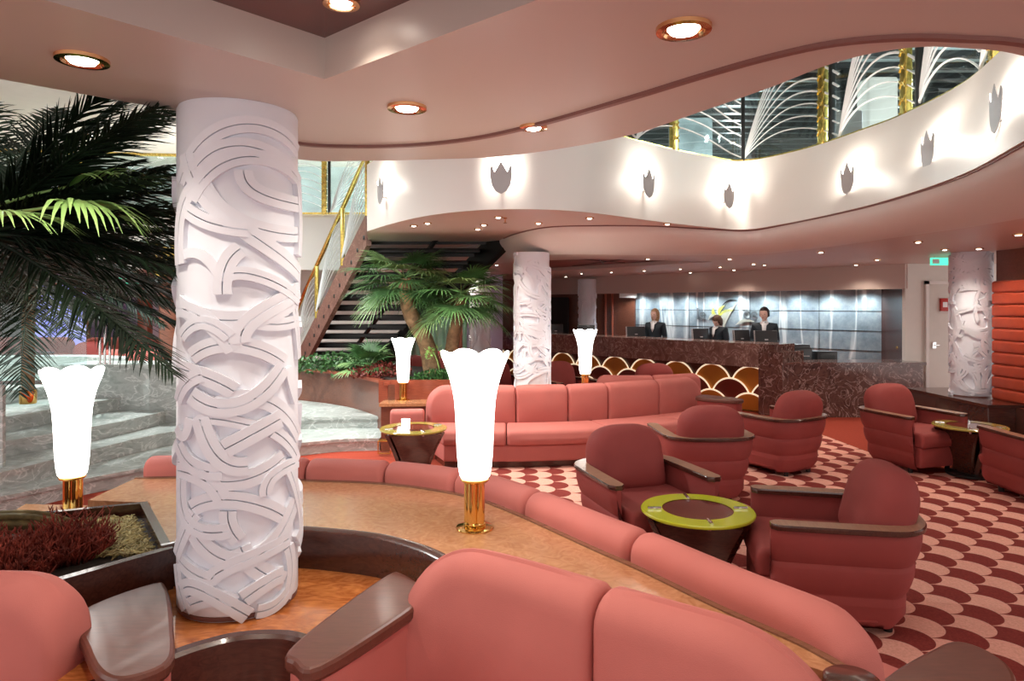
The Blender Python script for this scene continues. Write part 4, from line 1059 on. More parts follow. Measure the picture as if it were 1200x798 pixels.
leaves('ground_ivy','green ivy at the foot of the centre palms',(-.85,8.68,.76),.42,.16,.18,700,M['ivy'],3)
leaves('red_foliage','dark red low foliage behind the small lamp',(-1.75,9.1,.76),.4,.35,.22,900,M['redleaf'],4)
leaves('ground_foliage','dark green low foliage under the staircase',(-2.6,9.9,.76),.6,.4,.3,900,M['palm'],5,.07)
m = MB(); m.tube([(-.9,8.72,.78),(-.95,8.7,1.0),(-1.0,8.68,1.12)], .008, 6)
rnd = random.Random(8)
for i in range(40):
    p = Vector((-1.0,8.66,1.12))+Vector((rnd.uniform(-.1,.1),rnd.uniform(-.05,.05),rnd.uniform(-.1,.06))); d = Vector((rnd.uniform(-1,1),rnd.uniform(-1,0),rnd.uniform(-.5,1))).normalized()*.07; e = d.cross(Vector((0,0,1))).normalized()*.02
    m.add([p,p+d*.5+e,p+d,p+d*.5-e],[(0,1,2,3)])
tag(m.build('climbing_plant', M['palm_light'], sharp=180, recalc=False),'small bright green climbing plant on the palm trunk','plant')

# ================================================================ MARBLE STEPS
st = thing('marble_steps', 'wide curved grey marble steps at the left', 'stairs', (-4,7.5,0))
lev = [(.15,[(-4.6,5.0),(-4.2,5.58),(-3.85,6.19),(-3.35,6.85),(-2.75,7.5),(-2.1,7.95),(-1.56,8.05)]),
 (.30,[(-4.75,5.1),(-4.34,5.8),(-4.14,6.68),(-3.79,7.7),(-2.9,8.5),(-2.1,8.68),(-1.56,8.68)]),
 (.45,[(-5.1,5.5),(-4.74,6.35),(-4.40,7.05),(-4.2,7.8),(-4.17,8.3)]),
 (.60,[(-5.5,6.0),(-5.08,6.8),(-4.86,7.8),(-4.70,8.3)]),
 (.75,[(-6.2,6.8),(-5.72,7.6),(-5.5,8.3)])]
for z, pts in lev:
    e = catmull([Vector(p) for p in pts], 6)
    if z < .4: back = [(-1.56,8.75),(-1.75,9.0),(-2.3,9.7),(-3.1,10.3),(-4,11.0),(-12,11.0),(-12,5.0)]
    else: back = [(-12,8.3),(-12,pts[0][1])]
    m = MB(); m.prism([tuple(p) for p in e]+back, z-.15 if z > .16 else 0, z-.035)
    pe = Path([tuple(p) for p in e], smooth=False)
    e2 = [tuple(pe.at(pe.L*k/40)+pe.nor(pe.L*k/40)*.02) for k in range(41)]
    m.prism(e2+back, z-.035, z); m.build('step', M['stone'], st, world=True)
mw = thing('marble_wall', 'grey marble parapet wall beside the curved steps', 'wall', (-4.4,8.4,0))
m = MB(); m.prism([(-5.35,8.22),(-3.25,8.22),(-3.05,8.5),(-3.25,8.75),(-5.35,8.75)], .28, .96); m.build('body', M['stone'], mw, world=True)
m = MB(); m.prism([(-5.42,8.19),(-3.24,8.19),(-3.02,8.5),(-3.24,8.78),(-5.42,8.78)], .96, 1.0); m.build('coping', M['stone'], mw, world=True)
bw = Path([(-9,8.6),(-7.5,9.1),(-6.2,9.4),(-5.4,9.2),(-5.2,8.9)],6)
m = MB(); m.sweep(bw, [(-.15,.7),(.15,.7),(.15,1.02),(-.15,1.02)], step=.15); tag(m.build('curved_parapet', M['stone']), 'low curved grey marble parapet behind the glass at the left', 'wall')
# glass screen with chrome posts
gs = thing('glass_screen', 'clear glass screen with chrome posts above the marble steps at the left', 'glass screen', (-5.3,8.0,.75))
m = MB(); m.box(-6.6,-4.98,7.98,7.995,.78,1.75); m.build('glass_panel', M['glass'], gs, world=True)
for x in (-4.98,-4.92,-4.86):
    m = MB(); m.tube([(x,8.25,1.0),(x,8.25,1.72)], .014, 10); m.lathe([(.03,1.0),(.03,1.015)], 16, c=(x,8.25,0)); m.build('post', M['chrome'], gs, world=True)
m = MB(); m.rbox(-4.48,-4.44,5.95,5.99,.3,1.02,.005); m.build('edge_post', M['stone'], gs, world=True)
sb = thing('step_light', 'small gold framed step light beside the lowest marble step', 'light', (-1.45,7.75,0))
m = MB()
for a, b_ in (((-.07,0,.03),(.07,0,.03)),((-.07,0,.17),(.07,0,.17)),((-.07,0,.03),(-.07,0,.17)),((.07,0,.03),(.07,0,.17)),((-.07,.08,.17),(.07,.08,.17)),((-.07,0,.17),(-.07,.08,.17)),((.07,0,.17),(.07,.08,.17)),((.07,.08,.03),(.07,.08,.17))): m.tube([a,b_], .007, 6)
m.build('frame', M['gold'], sb)
m = MB(); m.box(-.06,.06,.01,.07,.0,.16); m.build('glass_block', M['glass'], sb)

# ================================================================ OPEN STAIRCASE
sc_ = thing('staircase', 'open dark staircase rising behind the palms to the balcony', 'staircase', (-2.8,11.5,0))
NT = 15
def sxy(i):
    t = i/(NT-1); Y = 12.0-2.75*t; z = .62+2.2*t
    xl = -3.75+1.85*t+.25*math.sin(PI*t)*0; xr = -2.55+2.45*t
    return xl, xr, Y, z
for i in range(NT):
    xl, xr, Y, z = sxy(i)
    m = MB(); m.rbox(xl,xr,Y-.15,Y+.15,z-.055,z,.008); m.box(xl,xr,Y+.10,Y+.15,z-.10,z-.05); m.build('tread', M['black'], sc_, world=True)
def stringer(k, dz0, dz1, wd, mat, name, off=0):
    m = MB(); pts = []
    for i in range(NT):
        a = sxy(i); pts.append((a[k]+off, a[2], a[3]))
    vs = []
    for x, y, z in pts: vs += [(x-wd/2,y,z+dz0),(x+wd/2,y,z+dz0),(x+wd/2,y,z+dz1),(x-wd/2,y,z+dz1)]
    fs = [(i*4+j,i*4+(j+1)%4,(i+1)*4+(j+1)%4,(i+1)*4+j) for i in range(NT-1) for j in range(4)]+[(3,2,1,0),((NT-1)*4,(NT-1)*4+1,(NT-1)*4+2,(NT-1)*4+3)]
    m.add(vs, fs); m.build(name, mat, sc_, world=True)
stringer(0,-.30,.14,.07,M['smarble'],'stringer',-.04)
stringer(1,-.32,.05,.08,M['black'],'stringer',.04)
m = MB(); mid = [((sxy(i)[0]+sxy(i)[1])/2, sxy(i)[2]+.1, sxy(i)[3]-.16) for i in range(NT)]; m.tube(mid, .035, 6); m.build('spine', M['black'], sc_, world=True)
hr = [(sxy(i)[0]-.06, sxy(i)[2], sxy(i)[3]+.95) for i in range(NT)]+[(-1.72,8.6,4.1)]
m = MB(); m.tube(catmull([Vector(p) for p in hr], 3), .035, 10); m.build('handrail', M['gold'], sc_, world=True)
m = MB(); vs = []
for i in range(NT):
    a = sxy(i); vs += [(a[0]-.06,a[2],a[3]+.14),(a[0]-.06,a[2],a[3]+.93)]
m.add(vs, [(2*i,2*i+2,2*i+3,2*i+1) for i in range(NT-1)]); m.build('glass_panel', M['glass'], sc_, world=True)
m = MB()
for s0 in (0, 5, 10):
    for k in range(7):
        pts = []
        for j in range(9):
            t = j/8; q = min(NT-1.001, s0+t*4.6); i = int(q); f = q-i; a, b_ = sxy(i), sxy(i+1)
            x = a[0]+(b_[0]-a[0])*f-.07; y = a[2]+(b_[2]-a[2])*f; z = a[3]+(b_[3]-a[3])*f
            pts.append((x-.012,y,z+.18+(.08+.1*k)*math.sin(t*PI*.62)))
        m.tube(pts, .008, 4)
m.build('etching', M['etch'], sc_, world=True)
for i in (0,5,10,14):
    a = sxy(i); m = MB(); m.rbox(a[0]-.09,a[0]-.03,a[2]-.03,a[2]+.03,a[3]+.1,a[3]+.95,.01); m.build('post', M['gold'], sc_, world=True)
# ================================================================ RECEPTION
rc = thing('reception_counter', 'long brown marble reception counter with gold scallop panels and corner block', 'counter', (3,11.9,0))
m = MB(); cbox(m,.25,8,-.08,.55,.725,1.10); m.build('marble_top', M['lmarble'], rc, world=True)
m = MB(); cbox(m,.25,8,.12,.5,0,.725); m.build('front_backing', M['dwood'], rc, world=True)
m = MB(); cbox(m,-.15,.25,-.12,.55,0,.99); cbox(m,.0,.25,-.09,.55,.99,1.1); m.build('corner_block', M['bmarble'], rc, world=True)
lc = thing('low_counter', 'low dark brown marble counter right of the reception desk', 'counter', (5.2,10.5,0))
m = MB(); m.prism([(4.12,10.42),(6.28,10.42),(6.28,10.95),(4.4,10.95)], 0, .80); m.build('body', M['bmarble'], lc, world=True)
m = MB(); m.prism([(4.10,10.39),(6.31,10.39),(6.31,10.98),(4.4,10.98)], .80, .84); m.build('top', M['bmarble'], lc, world=True)
# scallops
def arc_pts(s, z, r, n, a0=0, a1=PI, k=20):
    out = []
    for i in range(k+1):
        a = a0+(a1-a0)*i/k; q = cpt(s+r*math.cos(a), n); out.append((q.x,q.y,z+r*math.sin(a)))
    return out
R_ = .357
rows_ = [(.72,M['orange'],.50,0),(.505,M['darkred'],.143,-.02),(.29,M['orange'],.50,-.04)]
for ri, (zt, mt_, s0, off) in enumerate(rows_):
    for j in range(11):
        s = s0+.714*j
        zc = zt-R_; n0 = .10+off
        m = MB(); P_ = [(x,y,z) for x,y,z in arc_pts(s,zc,R_-.006,n0)]
        lo = max(.02, zc-.15)
        a = cpt(s-R_+.006,n0); b_ = cpt(s+R_-.006,n0)
        P_ = [p if s-0 >= 0 else p for p in P_]
        P_ = P_+[(a.x,a.y,lo),(b_.x,b_.y,lo)]
        off3 = cn*.015; n = len(P_)
        m.add(P_+[(x+off3.x,y+off3.y,z) for x,y,z in P_], [tuple(range(n)),tuple(range(2*n-1,n-1,-1))]+[(i,(i+1)%n,(i+1)%n+n,i+n) for i in range(n)])
        sc1 = m.build('scallop_panel', mt_, rc, world=True, sharp=30)
        m = MB(); m.tube(arc_pts(s,zc,R_,n0-.005,.0,PI,24), .014, 6)
        m.build('scallop_rim', M['outline'], sc1, world=True)
# work desk behind the counter
def atn(px, n): return (n+10.047)/(.756*(px-HX)/F+.654)
wd_ = thing('work_desk', 'dark staff desk running behind the marble reception counter', 'desk', tuple(cpt(3,.8))+(0,))
m = MB(); cbox(m,.15,8,.56,.86,.76,.80); m.prism([(4.5,11.0),(5.45,11.0),(5.45,11.5),(4.5,11.5)],.76,.80); m.build('desktop', M['dwood'], wd_, world=True)
for s_ in (.2,2,5,7.9):
    m = MB(); cbox(m,s_,s_+.04,.58,.84,0,.76); m.build('side_panel', M['dwood'], wd_, world=True)
# monitors
def monitor(px, D, wd, label, yaw, tilt=-.12, back=True, frame='blackp'):
    D = atn(px,.70); x = (px-HX)/F*D
    T = thing('monitor', label, 'monitor', (x,D,.80), yaw)
    m = MB(); xf = Matrix.Translation((0,0,.335)) @ Matrix.Rotation(tilt,4,'X')
    m.rbox(-wd/2,wd/2,-.02,.02,-.15,.15,.008,xf=xf); m.rbox(-wd*.3,wd*.3,.0,.04,-.1,.1,.01,xf=xf); m.build('housing', M[frame], T)
    m = MB(); m.box(-wd/2+.012,wd/2-.012,.0205,.0215,-.138,.138,xf=xf); m.box(-wd/2+.0,-wd/2+.004,-.022,.022,-.15,.15,xf=xf); m.box(-.03,.03,-.0235,-.0205,-.015,.005,xf=xf); m.build('screen', M['sconce'], T)
    m = MB(); m.rbox(-.03,.03,.02,.05,.0,.3,.008); m.rbox(-.1,.1,-.06,.1,0,.015,.005); m.build('stand', M['blackp'], T)
    return T
monitor(745,12.9,.42,'black monitor left of the blonde receptionist',.35)
monitor(821,12.1,.38,'black monitor right of the middle, left of the receptionist who looks down',.45)
monitor(869,11.5,.36,'black monitor between the two right receptionists',.45)
monitor(897.5,11.15,.40,'black monitor hiding the chest of the rightmost receptionist',.1)
monitor(651,14.7,.36,'monitor with pale edge at the far left of the reception counter',.3)
monitor(687,14.0,.36,'black monitor behind the far lamp on the reception counter',.0)
pr = thing('printer', 'black printer at the right end of the reception desk', 'printer', (4.72,11.25,.80), .1)
m = MB(); m.rbox(-.22,.16,-.15,.15,0,.22,.02); m.rbox(-.2,.14,-.13,.12,.22,.27,.02); m.build('case', M['blackp'], pr)
m = MB(); m.box(-.15,.1,-.17,-.13,.08,.09); m.build('tray', M['sconce'], pr)
pr = thing('card_terminal_box', 'smaller black box machine right of the printer', 'machine', (5.12,11.22,.80), .05)
m = MB(); m.rbox(-.17,.17,-.13,.13,0,.16,.015); m.build('case', M['blackp'], pr)
m = MB(); m.box(-.12,.12,-.135,-.13,.04,.1); m.build('slot', M['black'], pr)
# lettering and orchid motif on the marble wall
def text(body, s, z, size, mat, parent, name):
    c = bpy.data.curves.new('t', 'FONT'); c.body = body; c.size = size; c.extrude = .008; c.resolution_u = 3
    o = bpy.data.objects.new('t', c); COL.objects.link(o); bpy.context.view_layer.update()
    me = bpy.data.meshes.new_from_object(o.evaluated_get(bpy.context.evaluated_depsgraph_get())); bpy.data.objects.remove(o)
    me.materials.clear(); me.materials.append(mat); t = bpy.data.objects.new(name, me); COL.objects.link(t)
    q = cpt(s, 2.575); t.location = Vector((q.x,q.y,z))-Vector(parent.location); t.rotation_euler = (PI/2,0,math.atan2(-cd.y,-cd.x)); t.parent = parent
    return t
def wall_s(px):
    return min([k*.01 for k in range(-60,500)], key=lambda s: abs(HX+F*cpt(s,2.58).x/cpt(s,2.58).y-px))
M['lettergrey'] = plain('brushed_letter_grey', (.16,.18,.19,1), .4)
lg = thing('wall_logo', 'silver lettering with orchid motif on the reception marble wall', 'logo', tuple(cpt(wall_s(845),2.58))+(1.6,))
for body, px, py, size in (('le',816,374,.36),('ce',871,374,.36)):
    s = wall_s(px); q = cpt(s,2.58); z = EYE-(py-HY)/F*q.y; text(body, s, z, size, M['lettergrey'], lg, 'lettering')
def petal(px0, py0, px1, py1, wd, mat, name):
    a, b_ = cpt(wall_s(px0),2.57), cpt(wall_s(px1),2.57)
    A = Vector((a.x,a.y,EYE-(py0-HY)/F*a.y)); B = Vector((b_.x,b_.y,EYE-(py1-HY)/F*b_.y)); d = B-A; nn = d.cross(Vector((cn.x,cn.y,0))).normalized(); off = Vector((cn.x,cn.y,0))*.012
    m = MB(); L_, R2 = [], []
    for i in range(11):
        t = i/10; w_ = wd*math.sin(PI*t)**.7; c = A+d*t+nn*.06*math.sin(PI*t); L_.append(c+nn*w_); R2.append(c-nn*w_)
    P_ = L_+R2[::-1][1:-1]; n = len(P_)
    m.add(P_+[p+off for p in P_], [tuple(range(n)),tuple(range(2*n-1,n-1,-1))]+[(i,(i+1)%n,(i+1)%n+n,i+n) for i in range(n)])
    m.build(name, mat, lg, world=True)
M['yel'] = plain('orchid_yellow', (.62,.62,.12,1), .4); M['palegold'] = plain('orchid_pale', (.6,.6,.5,1), .3, .2)
petal(842,372,836,360,.035,M['yel'],'petal'); petal(843,371,850,358,.035,M['yel'],'petal'); petal(842,372,860,364,.03,M['yel'],'petal')
petal(844,385,858,360,.05,M['palegold'],'petal'); petal(846,392,864,355,.03,M['palegold'],'petal'); petal(862,381,884,377,.03,M['palegold'],'petal'); petal(830,375,842,370,.03,M['palegold'],'petal')
petal(846,359,864,352,.012,M['black'],'petal')

for k in range(6):  # lamps added to brighten the receptionists' faces from the front
    q = cpt(.3+.8*k, .15); t = downlight(q.x,q.y,2.36,.04,'added downlight in the low ceiling above the reception counter, lighting the faces','added reception desk downlights', False)
    light('SPOT','desk_fill',(0,0,-.03),24,(1,.93,.85),.05,spot=2.4,blend=.8,parent=t)
mb = MB(); mb.box(-4.6,-2.05,13.3,13.4,0,2.9); struct('wall_stair', mb, M['fascia'])
for x in (-3.9,-2.6):  # lamps added so the gaps between the treads look bright
    t = downlight(x,12.6,2.9,.06,'added downlight behind the open staircase, brightening its gaps','added stair downlights',False)
    light('POINT','stair_fill',(0,0,-.15),150,(1,.95,.9),.08,parent=t)
# ---------------------------------------------------------------- people
def skin_obj(name, verts, edges, mat, parent, sub=2, voxel=None, extra=None):
    me = bpy.data.meshes.new('b'); me.from_pydata([v[0] for v in verts], edges, []); o = bpy.data.objects.new('b', me); COL.objects.link(o)
    sk = o.modifiers.new('s','SKIN'); lay = me.skin_vertices[0].data
    for i, v in enumerate(verts):
        r = v[1]; lay[i].radius = r if isinstance(r, tuple) else (r, r)
    lay[0].use_root = True
    ss_ = o.modifiers.new('u','SUBSURF'); ss_.levels = sub; ss_.render_levels = sub
    bpy.context.view_layer.update()
    dg = bpy.context.evaluated_depsgraph_get(); me2 = bpy.data.meshes.new_from_object(o.evaluated_get(dg))
    bpy.data.objects.remove(o)
    o2 = bpy.data.objects.new(name, me2); COL.objects.link(o2)
    if extra or voxel:
        bm = bmesh.new(); bm.from_mesh(me2)
        if extra:
            tmp = bpy.data.meshes.new('e'); tmp.from_pydata([tuple(v) for v in extra.v], [], extra.f); bm.from_mesh(tmp)
        bm.to_mesh(me2); bm.free()
    if voxel:
        r = o2.modifiers.new('r','REMESH'); r.mode = 'VOXEL'; r.voxel_size = voxel; bpy.context.view_layer.update()
        me3 = bpy.data.meshes.new_from_object(o2.evaluated_get(bpy.context.evaluated_depsgraph_get())); o2.modifiers.clear(); o2.data = me3
    o2.data.materials.clear(); o2.data.materials.append(mat)
    for p in o2.data.polygons: p.use_smooth = True
    o2.parent = parent
    return o2
def person(x, y, face, label, hair_mat, hair, head=(0,0,0), h=1.62):
    """stands on the floor, faces local -y"""
    T = thing('person', label, 'person', (x,y,0), math.atan2(face[1],face[0])+PI/2); T.scale = (h/1.62,)*3
    tilt, turn, roll = head
    vs = [((0,0,.93),(.15,.10)),((0,0,1.06),(.115,.085)),((0,-.01,1.2),(.135,.095)),((0,0,1.31),(.12,.075)),((0,.01,1.38),.05),((0,-.005,1.45),.045)]
    ed = [(0,1),(1,2),(2,3),(3,4),(4,5)]
    def add(p, r, to): vs.append((p, r)); ed.append((to, len(vs)-1)); return len(vs)-1
    for s in (-1,1):
        k = add((s*.155,.0,1.30),.05,3); k = add((s*.19,.03,1.05),.04,k); k = add((s*.16,-.17,.98),.032,k); k = add((s*.12,-.27,1.02),.022,k); hnd = add((s*.115,-.31,1.025),(.03,.014),k)
        for j, (dx, l) in enumerate(((-.027,.055),(-.01,.065),(.008,.068),(.025,.058))):
            f1 = add((s*.115+dx,-.35,1.022),.0085,hnd); add((s*.115+dx*1.1,-.35-l*.6,1.005),.007,f1)
        f1 = add((s*.085-s*.0,-.315,1.015),.01,hnd); add((s*.07,-.35,1.005),.008,f1)
        k = add((s*.085,0,.86),.085,0); k = add((s*.09,-.01,.48),.058,k); k = add((s*.09,.02,.10),.038,k); add((s*.09,-.10,.035),(.035,.03),k)
    hm = MB(); rows = []; hc = Vector((0,-.02,1.52))
    R = Matrix.Translation((0,0,1.44)) @ Matrix.Rotation(turn,4,'Z') @ Matrix.Rotation(tilt,4,'X') @ Matrix.Rotation(roll,4,'Y') @ Matrix.Translation((0,0,-1.44))
    N1, N2 = 20, 28; pv = []
    for i in range(N1+1):
        ph = PI*i/N1; zz = math.cos(ph)
        for j in range(N2):
            th = 2*PI*j/N2; sx, sy = math.sin(ph)*math.cos(th), math.sin(ph)*math.sin(th)
            jaw = 1-.32*max(0,-zz-.1)**1.2
            X = .072*sx*jaw; Y = .09*sy*(1-.12*max(0,-zz)); Z = .112*zz
            if sy < 0:
                fr_ = -sy*math.sin(ph) if False else -sy
                nose = math.exp(-(sx/.16)**2-((zz+.15)/.22)**2)*.022*fr_; eye = (math.exp(-((abs(sx)-.42)/.2)**2-((zz-.05)/.13)**2))*.009
                lip = math.exp(-(sx/.3)**2-((zz+.5)/.09)**2)*.006; chin = math.exp(-(sx/.35)**2-((zz+.85)/.18)**2)*.008
                Y -= nose-eye+lip+chin
            pv.append(R @ (hc+Vector((X,Y,Z))))
    hm.add(pv, [(i*N2+j,i*N2+(j+1)%N2,(i+1)*N2+(j+1)%N2,(i+1)*N2+j) for i in range(N1) for j in range(N2)])
    for s in (-1,1):
        e = MB(); e.lathe([(.001,-.03),(.012,-.025),(.017,0),(.014,.022),(.001,.03)], 8, c=(0,0,0)); hm.add([R @ (hc+Vector((s*.072+v[0]*.5,v[1],v[2]-.005))) for v in e.v], e.f)
    skin_obj('body', vs, ed, M['skin'], T, 1, .011, hm)
    # jacket, skirt, shirt collar
    jv = [((0,0,.90),(.17,.125)),((0,0,1.06),(.135,.105)),((0,-.01,1.2),(.155,.12)),((0,0,1.31),(.15,.10)),((0,.005,1.375),(.072,.062))]; je = [(0,1),(1,2),(2,3),(3,4)]
    def addj(p, r, to): jv.append((p, r)); je.append((to, len(jv)-1)); return len(jv)-1
    for s in (-1,1):
        k = addj((s*.160,.0,1.31),.072,3); k = addj((s*.198,.03,1.05),.052,k); k = addj((s*.165,-.15,.985),.045,k); addj((s*.135,-.22,1.0),.04,k)
    jk = skin_obj('jacket', jv, je, M['navy'], T, 2)
    m = MB(); m.lathe([(.115,.42),(.15,.6),(.175,.85),(.15,.96)], 24, mod=lambda r,z,a:(r*(1-.22*abs(math.sin(a))),z)); m.build('skirt', M['navy'], T)
    m = MB(); m.add([(-.04,-.118,1.35),(.04,-.118,1.35),(.03,-.138,1.24),(0,-.14,1.17),(-.03,-.138,1.24),(0,-.09,1.39)],[(0,5,1),(0,1,2,4),(2,3,4)])
    m.add([(-.05,-.05,1.40),(-.07,-.085,1.36),(-.02,-.13,1.31),(0,-.11,1.36)],[(0,1,2,3)]); m.add([(.05,-.05,1.40),(.07,-.085,1.36),(.02,-.13,1.31),(0,-.11,1.36)],[(0,3,2,1)])
    m.lathe([(.06,1.33),(.055,1.40),(.05,1.40)], 16, caps=False)
    sh = m.build('shirt', M['shirt'], T, recalc=False); so = sh.modifiers.new('s','SOLIDIFY'); so.thickness = .006
    for s in (-1,1):
        m = MB(); m.rbox(s*.09-.04,s*.09+.04,-.16,.06,0,.07,.02); m.build('shoe', M['black'], T)
    # hair
    m = MB(); pv = []; N1 = 18
    for i in range(N1+1):
        ph = PI*i/N1; zz = math.cos(ph)
        for j in range(N2):
            th = 2*PI*j/N2; sx, sy = math.sin(ph)*math.cos(th), math.sin(ph)*math.sin(th)
            X, Y, Z = .086*sx, .10*sy+.014, .122*zz+.008
            if zz < .45 and sy < -.25 and abs(sx) < (.80 if hair == 'short' else .72): Y = max(Y, -.035); X *= .86
            if hair == 'bob' and zz < 0: Z = .008+zz*.19; X = .088*math.copysign(max(abs(sx), .2), sx)*(1 if i < N1-2 else .7); Y = max(Y+.012, -.03)
            if hair == 'short' and zz < -.25: Z = -.03+zz*.03; Y += .01
            k = 1+.03*math.sin(9*th+3*ph)
            pv.append(R @ (hc+Vector((X*k,Y*k,Z))))
    m.add(pv, [(i*N2+j,i*N2+(j+1)%N2,(i+1)*N2+(j+1)%N2,(i+1)*N2+j) for i in range(N1) for j in range(N2)])
    m.build('hair', hair_mat, T, sharp=180)
    m = MB()
    for s in (-1,1):
        e = MB(); e.lathe([(.001,-.006),(.006,-.004),(.008,0),(.006,.004),(.001,.006)], 10); m.add([R @ (hc+Vector((s*.029+v[0],-.076+v[1],.006+v[2]))) for v in e.v], e.f)
    m.build('eyes', M['black'], T)
    m = MB(); e = MB(); e.lathe([(.001,-.004),(.012,-.002),(.014,0),(.012,.003),(.001,.004)], 12); m.add([R @ (hc+Vector((v[0]*1.3,-.092+v[1]*.35,-.056+v[2]))) for v in e.v], e.f); m.build('lips', M['chair'], T)
    return T
M['blonde'] = plain('blonde_hair', (.52,.30,.15,1), .5, var=.35, scale=40)
M['brown'] = plain('brown_hair', (.12,.06,.035,1), .5, var=.35, scale=40)
M['darkhair'] = plain('black_hair', (.02,.012,.01,1), .45, var=.3, scale=40)
person((768-HX)/F*atn(768,1.12),atn(768,1.12),(-.6,-.8),'person with blonde bob in a dark jacket smiling behind the reception counter',M['blonde'],'bob',(.05,-.1,0),1.62)
person((842-HX)/F*atn(842,1.12),atn(842,1.12),(-.9,-.5),'person with brown hair leaning the head down behind the reception counter',M['brown'],'bob',(.75,.0,.3),1.55)
person((896-HX)/F*atn(896,1.15),atn(896,1.15),(-.4,-.9),'person with short black hair and dark jacket behind the rightmost monitor',M['darkhair'],'short',(.1,-.2,0),1.66)

# reception left details
m = MB(); a = Vector((.85,16.7)); m.prism([(.75,16.75),(1.35,16.45),(1.38,16.5),(.78,16.8)], .1, 1.9); tag(m.build('dark_doorway', M['black']), 'dark open doorway at the left of the reception wall', 'doorway')
m = MB(); m.box(2.5,2.9,15.86,15.9,1.88,1.98); tag(m.build('ceiling_sign', M['paper']), 'small pale blank sign on the dark wood wall left of the marble', 'sign')
for x, y in ((2.2,16.28),(2.35,16.2)):
    m = MB(); m.rbox(x,x+.05,y-.06,y,0,2.0,.005); tag(m.build('wall_strip', M['rwood']), 'narrow red wooden strip on the dark reception wall','wall strip','reception wall strips')
m = MB(); m.lathe([(.03,0),(.035,.01),(.02,.02),(.02,.03)], 12, c=(0,0,0)); o = m.build('door_knob', M['brass']); o.location = (6.28,11.1,1.02); o.rotation_euler = (0,-PI/2,0); tag(o,'small brass knob on the dark wood wall at the counter end','knob')

# ================================================================ BACKGROUND LOUNGE
mb = MB(); mb.box(-14,-.6,20,20.2,0,2.46); struct('wall_lounge', mb, M['cream'])
mb = MB(); mb.box(-14.1,-14,3,20,0,5); struct('wall_left', mb, M['cream'])
mb = MB(); mb.box(-1.3,-.2,14.6,14.7,0,2.36); struct('wall_lavender', mb, M['lav'])
mb = MB(); mb.box(-14,-4.2,9.6,20,0,.2); struct('floor_lounge', mb, M['redfloor'])
def curtain(x0, x1, y, z0, z1, mat, label, amp=.04, fr_=40):
    m = MB(); n = 90; vs = []
    for i in range(n+1):
        t = i/n; x = x0+(x1-x0)*t; yy = y+amp*math.sin(fr_*t*(x1-x0)); vs += [(x,yy,z0),(x,yy,z1),(x,yy+.02,z1),(x,yy+.02,z0)]
    m.add(vs, [(i*4+j,(i+1)*4+j,(i+1)*4+(j+1)%4,i*4+(j+1)%4) for i in range(n) for j in range(4)]); o = m.build('curtain', mat); tag(o, label, 'curtain')
curtain(-2.6,-.95,14.3,0,2.3,M['teal'],'mint green curtain behind the centre palms')
def panel(x, y, w_, z0, z1, mat, label, name='wall_panel', fm='mwood'):
    T = thing(name, label, 'panel', (x,y,z0)); h = z1-z0
    m = MB(); m.box(-w_/2,w_/2,-.03,0,0,h); m.build('sheet', mat, T)
    m = MB()
    for a in ((-w_/2-.06,-w_/2,0,h),(w_/2,w_/2+.06,0,h),(-w_/2-.06,w_/2+.06,h,h+.06)): m.box(a[0],a[1],-.05,.02,a[2],a[3])
    m.build('frame', M[fm], T)
panel(-11.1,16.8,1.3,.3,2.2,M['purple'],'violet lit glass panel in the lounge behind the left palm')
for i in range(5):
    m = MB(); m.tube([(-11.4+.12*i,16.74,.6+.2*i),(-11.5+.16*i,16.74,.9+.2*i),(-11.2+.1*i,16.74,1.2+.18*i)], .015, 4); 
    tag(m.build('branch_decor', M['black']), 'thin dark curved branch in front of the violet panel','branch','dark branches before the violet panel')
panel(-9.3,18,.9,.2,2.1,M['cream'],'cream wall panel in a brown frame, left of the pillar')
panel(-8.0,18.2,.8,.2,2.1,M['paper'],'bright white wall panel in a brown frame in the lounge')
panel(-12.6,17.5,.9,.2,2.1,M['black'],'dark framed lounge window at the far left')
def pillar(x, y, w_, z0, z1, mat, label, top=None):
    T = thing('pillar', label, 'pillar', (x,y,z0)); h = z1-z0
    m = MB(); m.rbox(-w_/2,w_/2,-w_/2,w_/2,0,h,.03); m.build('shaft', mat, T)
    if top: m = MB(); m.rbox(-w_/2-.04,w_/2+.04,-w_/2-.04,w_/2+.04,h*.8,h,.03); m.build('capital', top, T)
pillar(-5.0,10.0,.24,.3,2.6,M['mwood'],'brown wood pillar with gold top left of the big column',M['gold'])
pillar(-8.6,16,.25,.2,2.35,M['rwood'],'red brown wood pillar in the lounge between cream panels')
pillar(-1.1,14.2,.14,.0,2.35,M['rwood'],'thin brown door post right of the mint curtain')
es = thing('exit_sign', 'small green exit sign deep in the left lounge', 'sign', (-8.2,14.6,2.16))
m = MB(); m.rbox(-.22,.22,-.02,.02,0,.14,.006); m.build('lightbox', M['exit'], es)
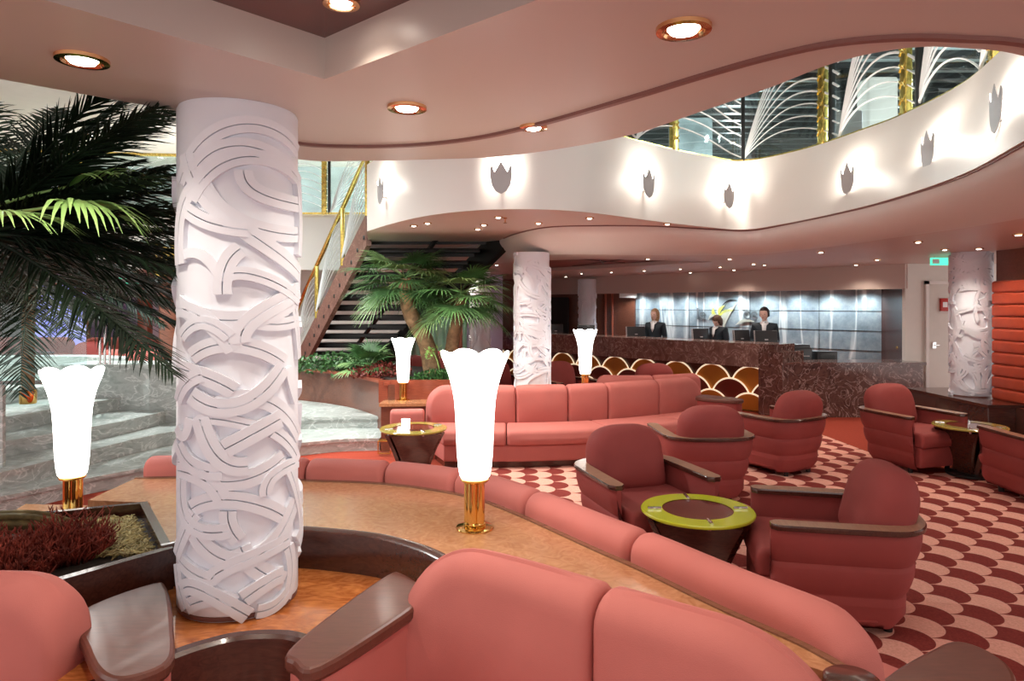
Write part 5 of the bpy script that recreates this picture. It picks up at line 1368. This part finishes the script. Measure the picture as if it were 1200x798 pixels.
m = MB(); m.box(-.16,-.04,-.024,-.02,.03,.11); m.tube([(.02,-.022,.07),(.15,-.022,.07)], .008, 5); m.build('pictogram', M['swhite'], es)
def lounge_sofa(cx_, cy_, w_, bend, a, label, z=.2, h=.78):
    P_ = []
    for k in range(5):
        t = k/4-.5; x, y = w_*t, bend*(1-4*t*t); P_.append((cx_+x*math.cos(a)-y*math.sin(a), cy_+x*math.sin(a)+y*math.cos(a)))
    p = Path(P_, 6); S = thing('lounge_sofa', label, 'sofa', (cx_,cy_,z))
    for i in range(3):
        m = MB(); m.cushion(p, p.L*i/3, p.L*(i+1)/3, -.1, .1, z+.02, z+h, re=.04, c0=.2 if i==0 else 0, c1=.2 if i==2 else 0, rt=.08); m.build('back_cushion', M['sofa'], S, world=True)
        m = MB(); m.cushion(p, p.L*i/3, p.L*(i+1)/3, .08, .65, z, z+.42, re=.03, rt=.05); m.build('seat_cushion', M['sofa'], S, world=True)
lounge_sofa(-11.2,15.6,2.4,-.1,0,'red lounge sofa at the far left seen behind the palm')
lounge_sofa(-8.9,15.2,1.6,.2,-.3,'red lounge sofa before the violet panel')
lounge_sofa(-7.4,14.2,1.5,.3,-.5,'red lounge sofa in the middle of the left lounge')
lounge_sofa(-5.9,11.5,1.9,-.3,.1,'red rounded lounge sofa directly behind the marble wall')
for x, y, f, l in ((-7.6,12.2,(.3,-1),'red lounge armchair behind the glass posts'),(-9.5,13.2,(.8,-.3),'red lounge armchair left of the glass screen'),(-1.25,12.6,(.3,-1),'distant red armchair beside the palm trunks'),(-1.5,11.5,(.8,-.6),'distant red armchair between lamp and palm trunk')):
    o = chair(x, y, f, l)
    if x < -4: o.location.z = .2
for x, y, l in ((-8.4,12.6,'small dark lounge table by the glass posts'),(-10.2,14.2,'small lounge table before the far left sofa')):
    T = thing('side_table', l, 'table', (x,y,.2)); m = MB(); m.lathe([(.001,.5),(.3,.5),(.31,.515),(.3,.53),(.001,.53)], 28, caps=False); m.build('tabletop', M['tabred'], T)
    m = MB(); m.lathe([(.18,0),(.18,.02),(.03,.05),(.03,.48),(.1,.5)], 20); m.build('pedestal', M['black'], T)
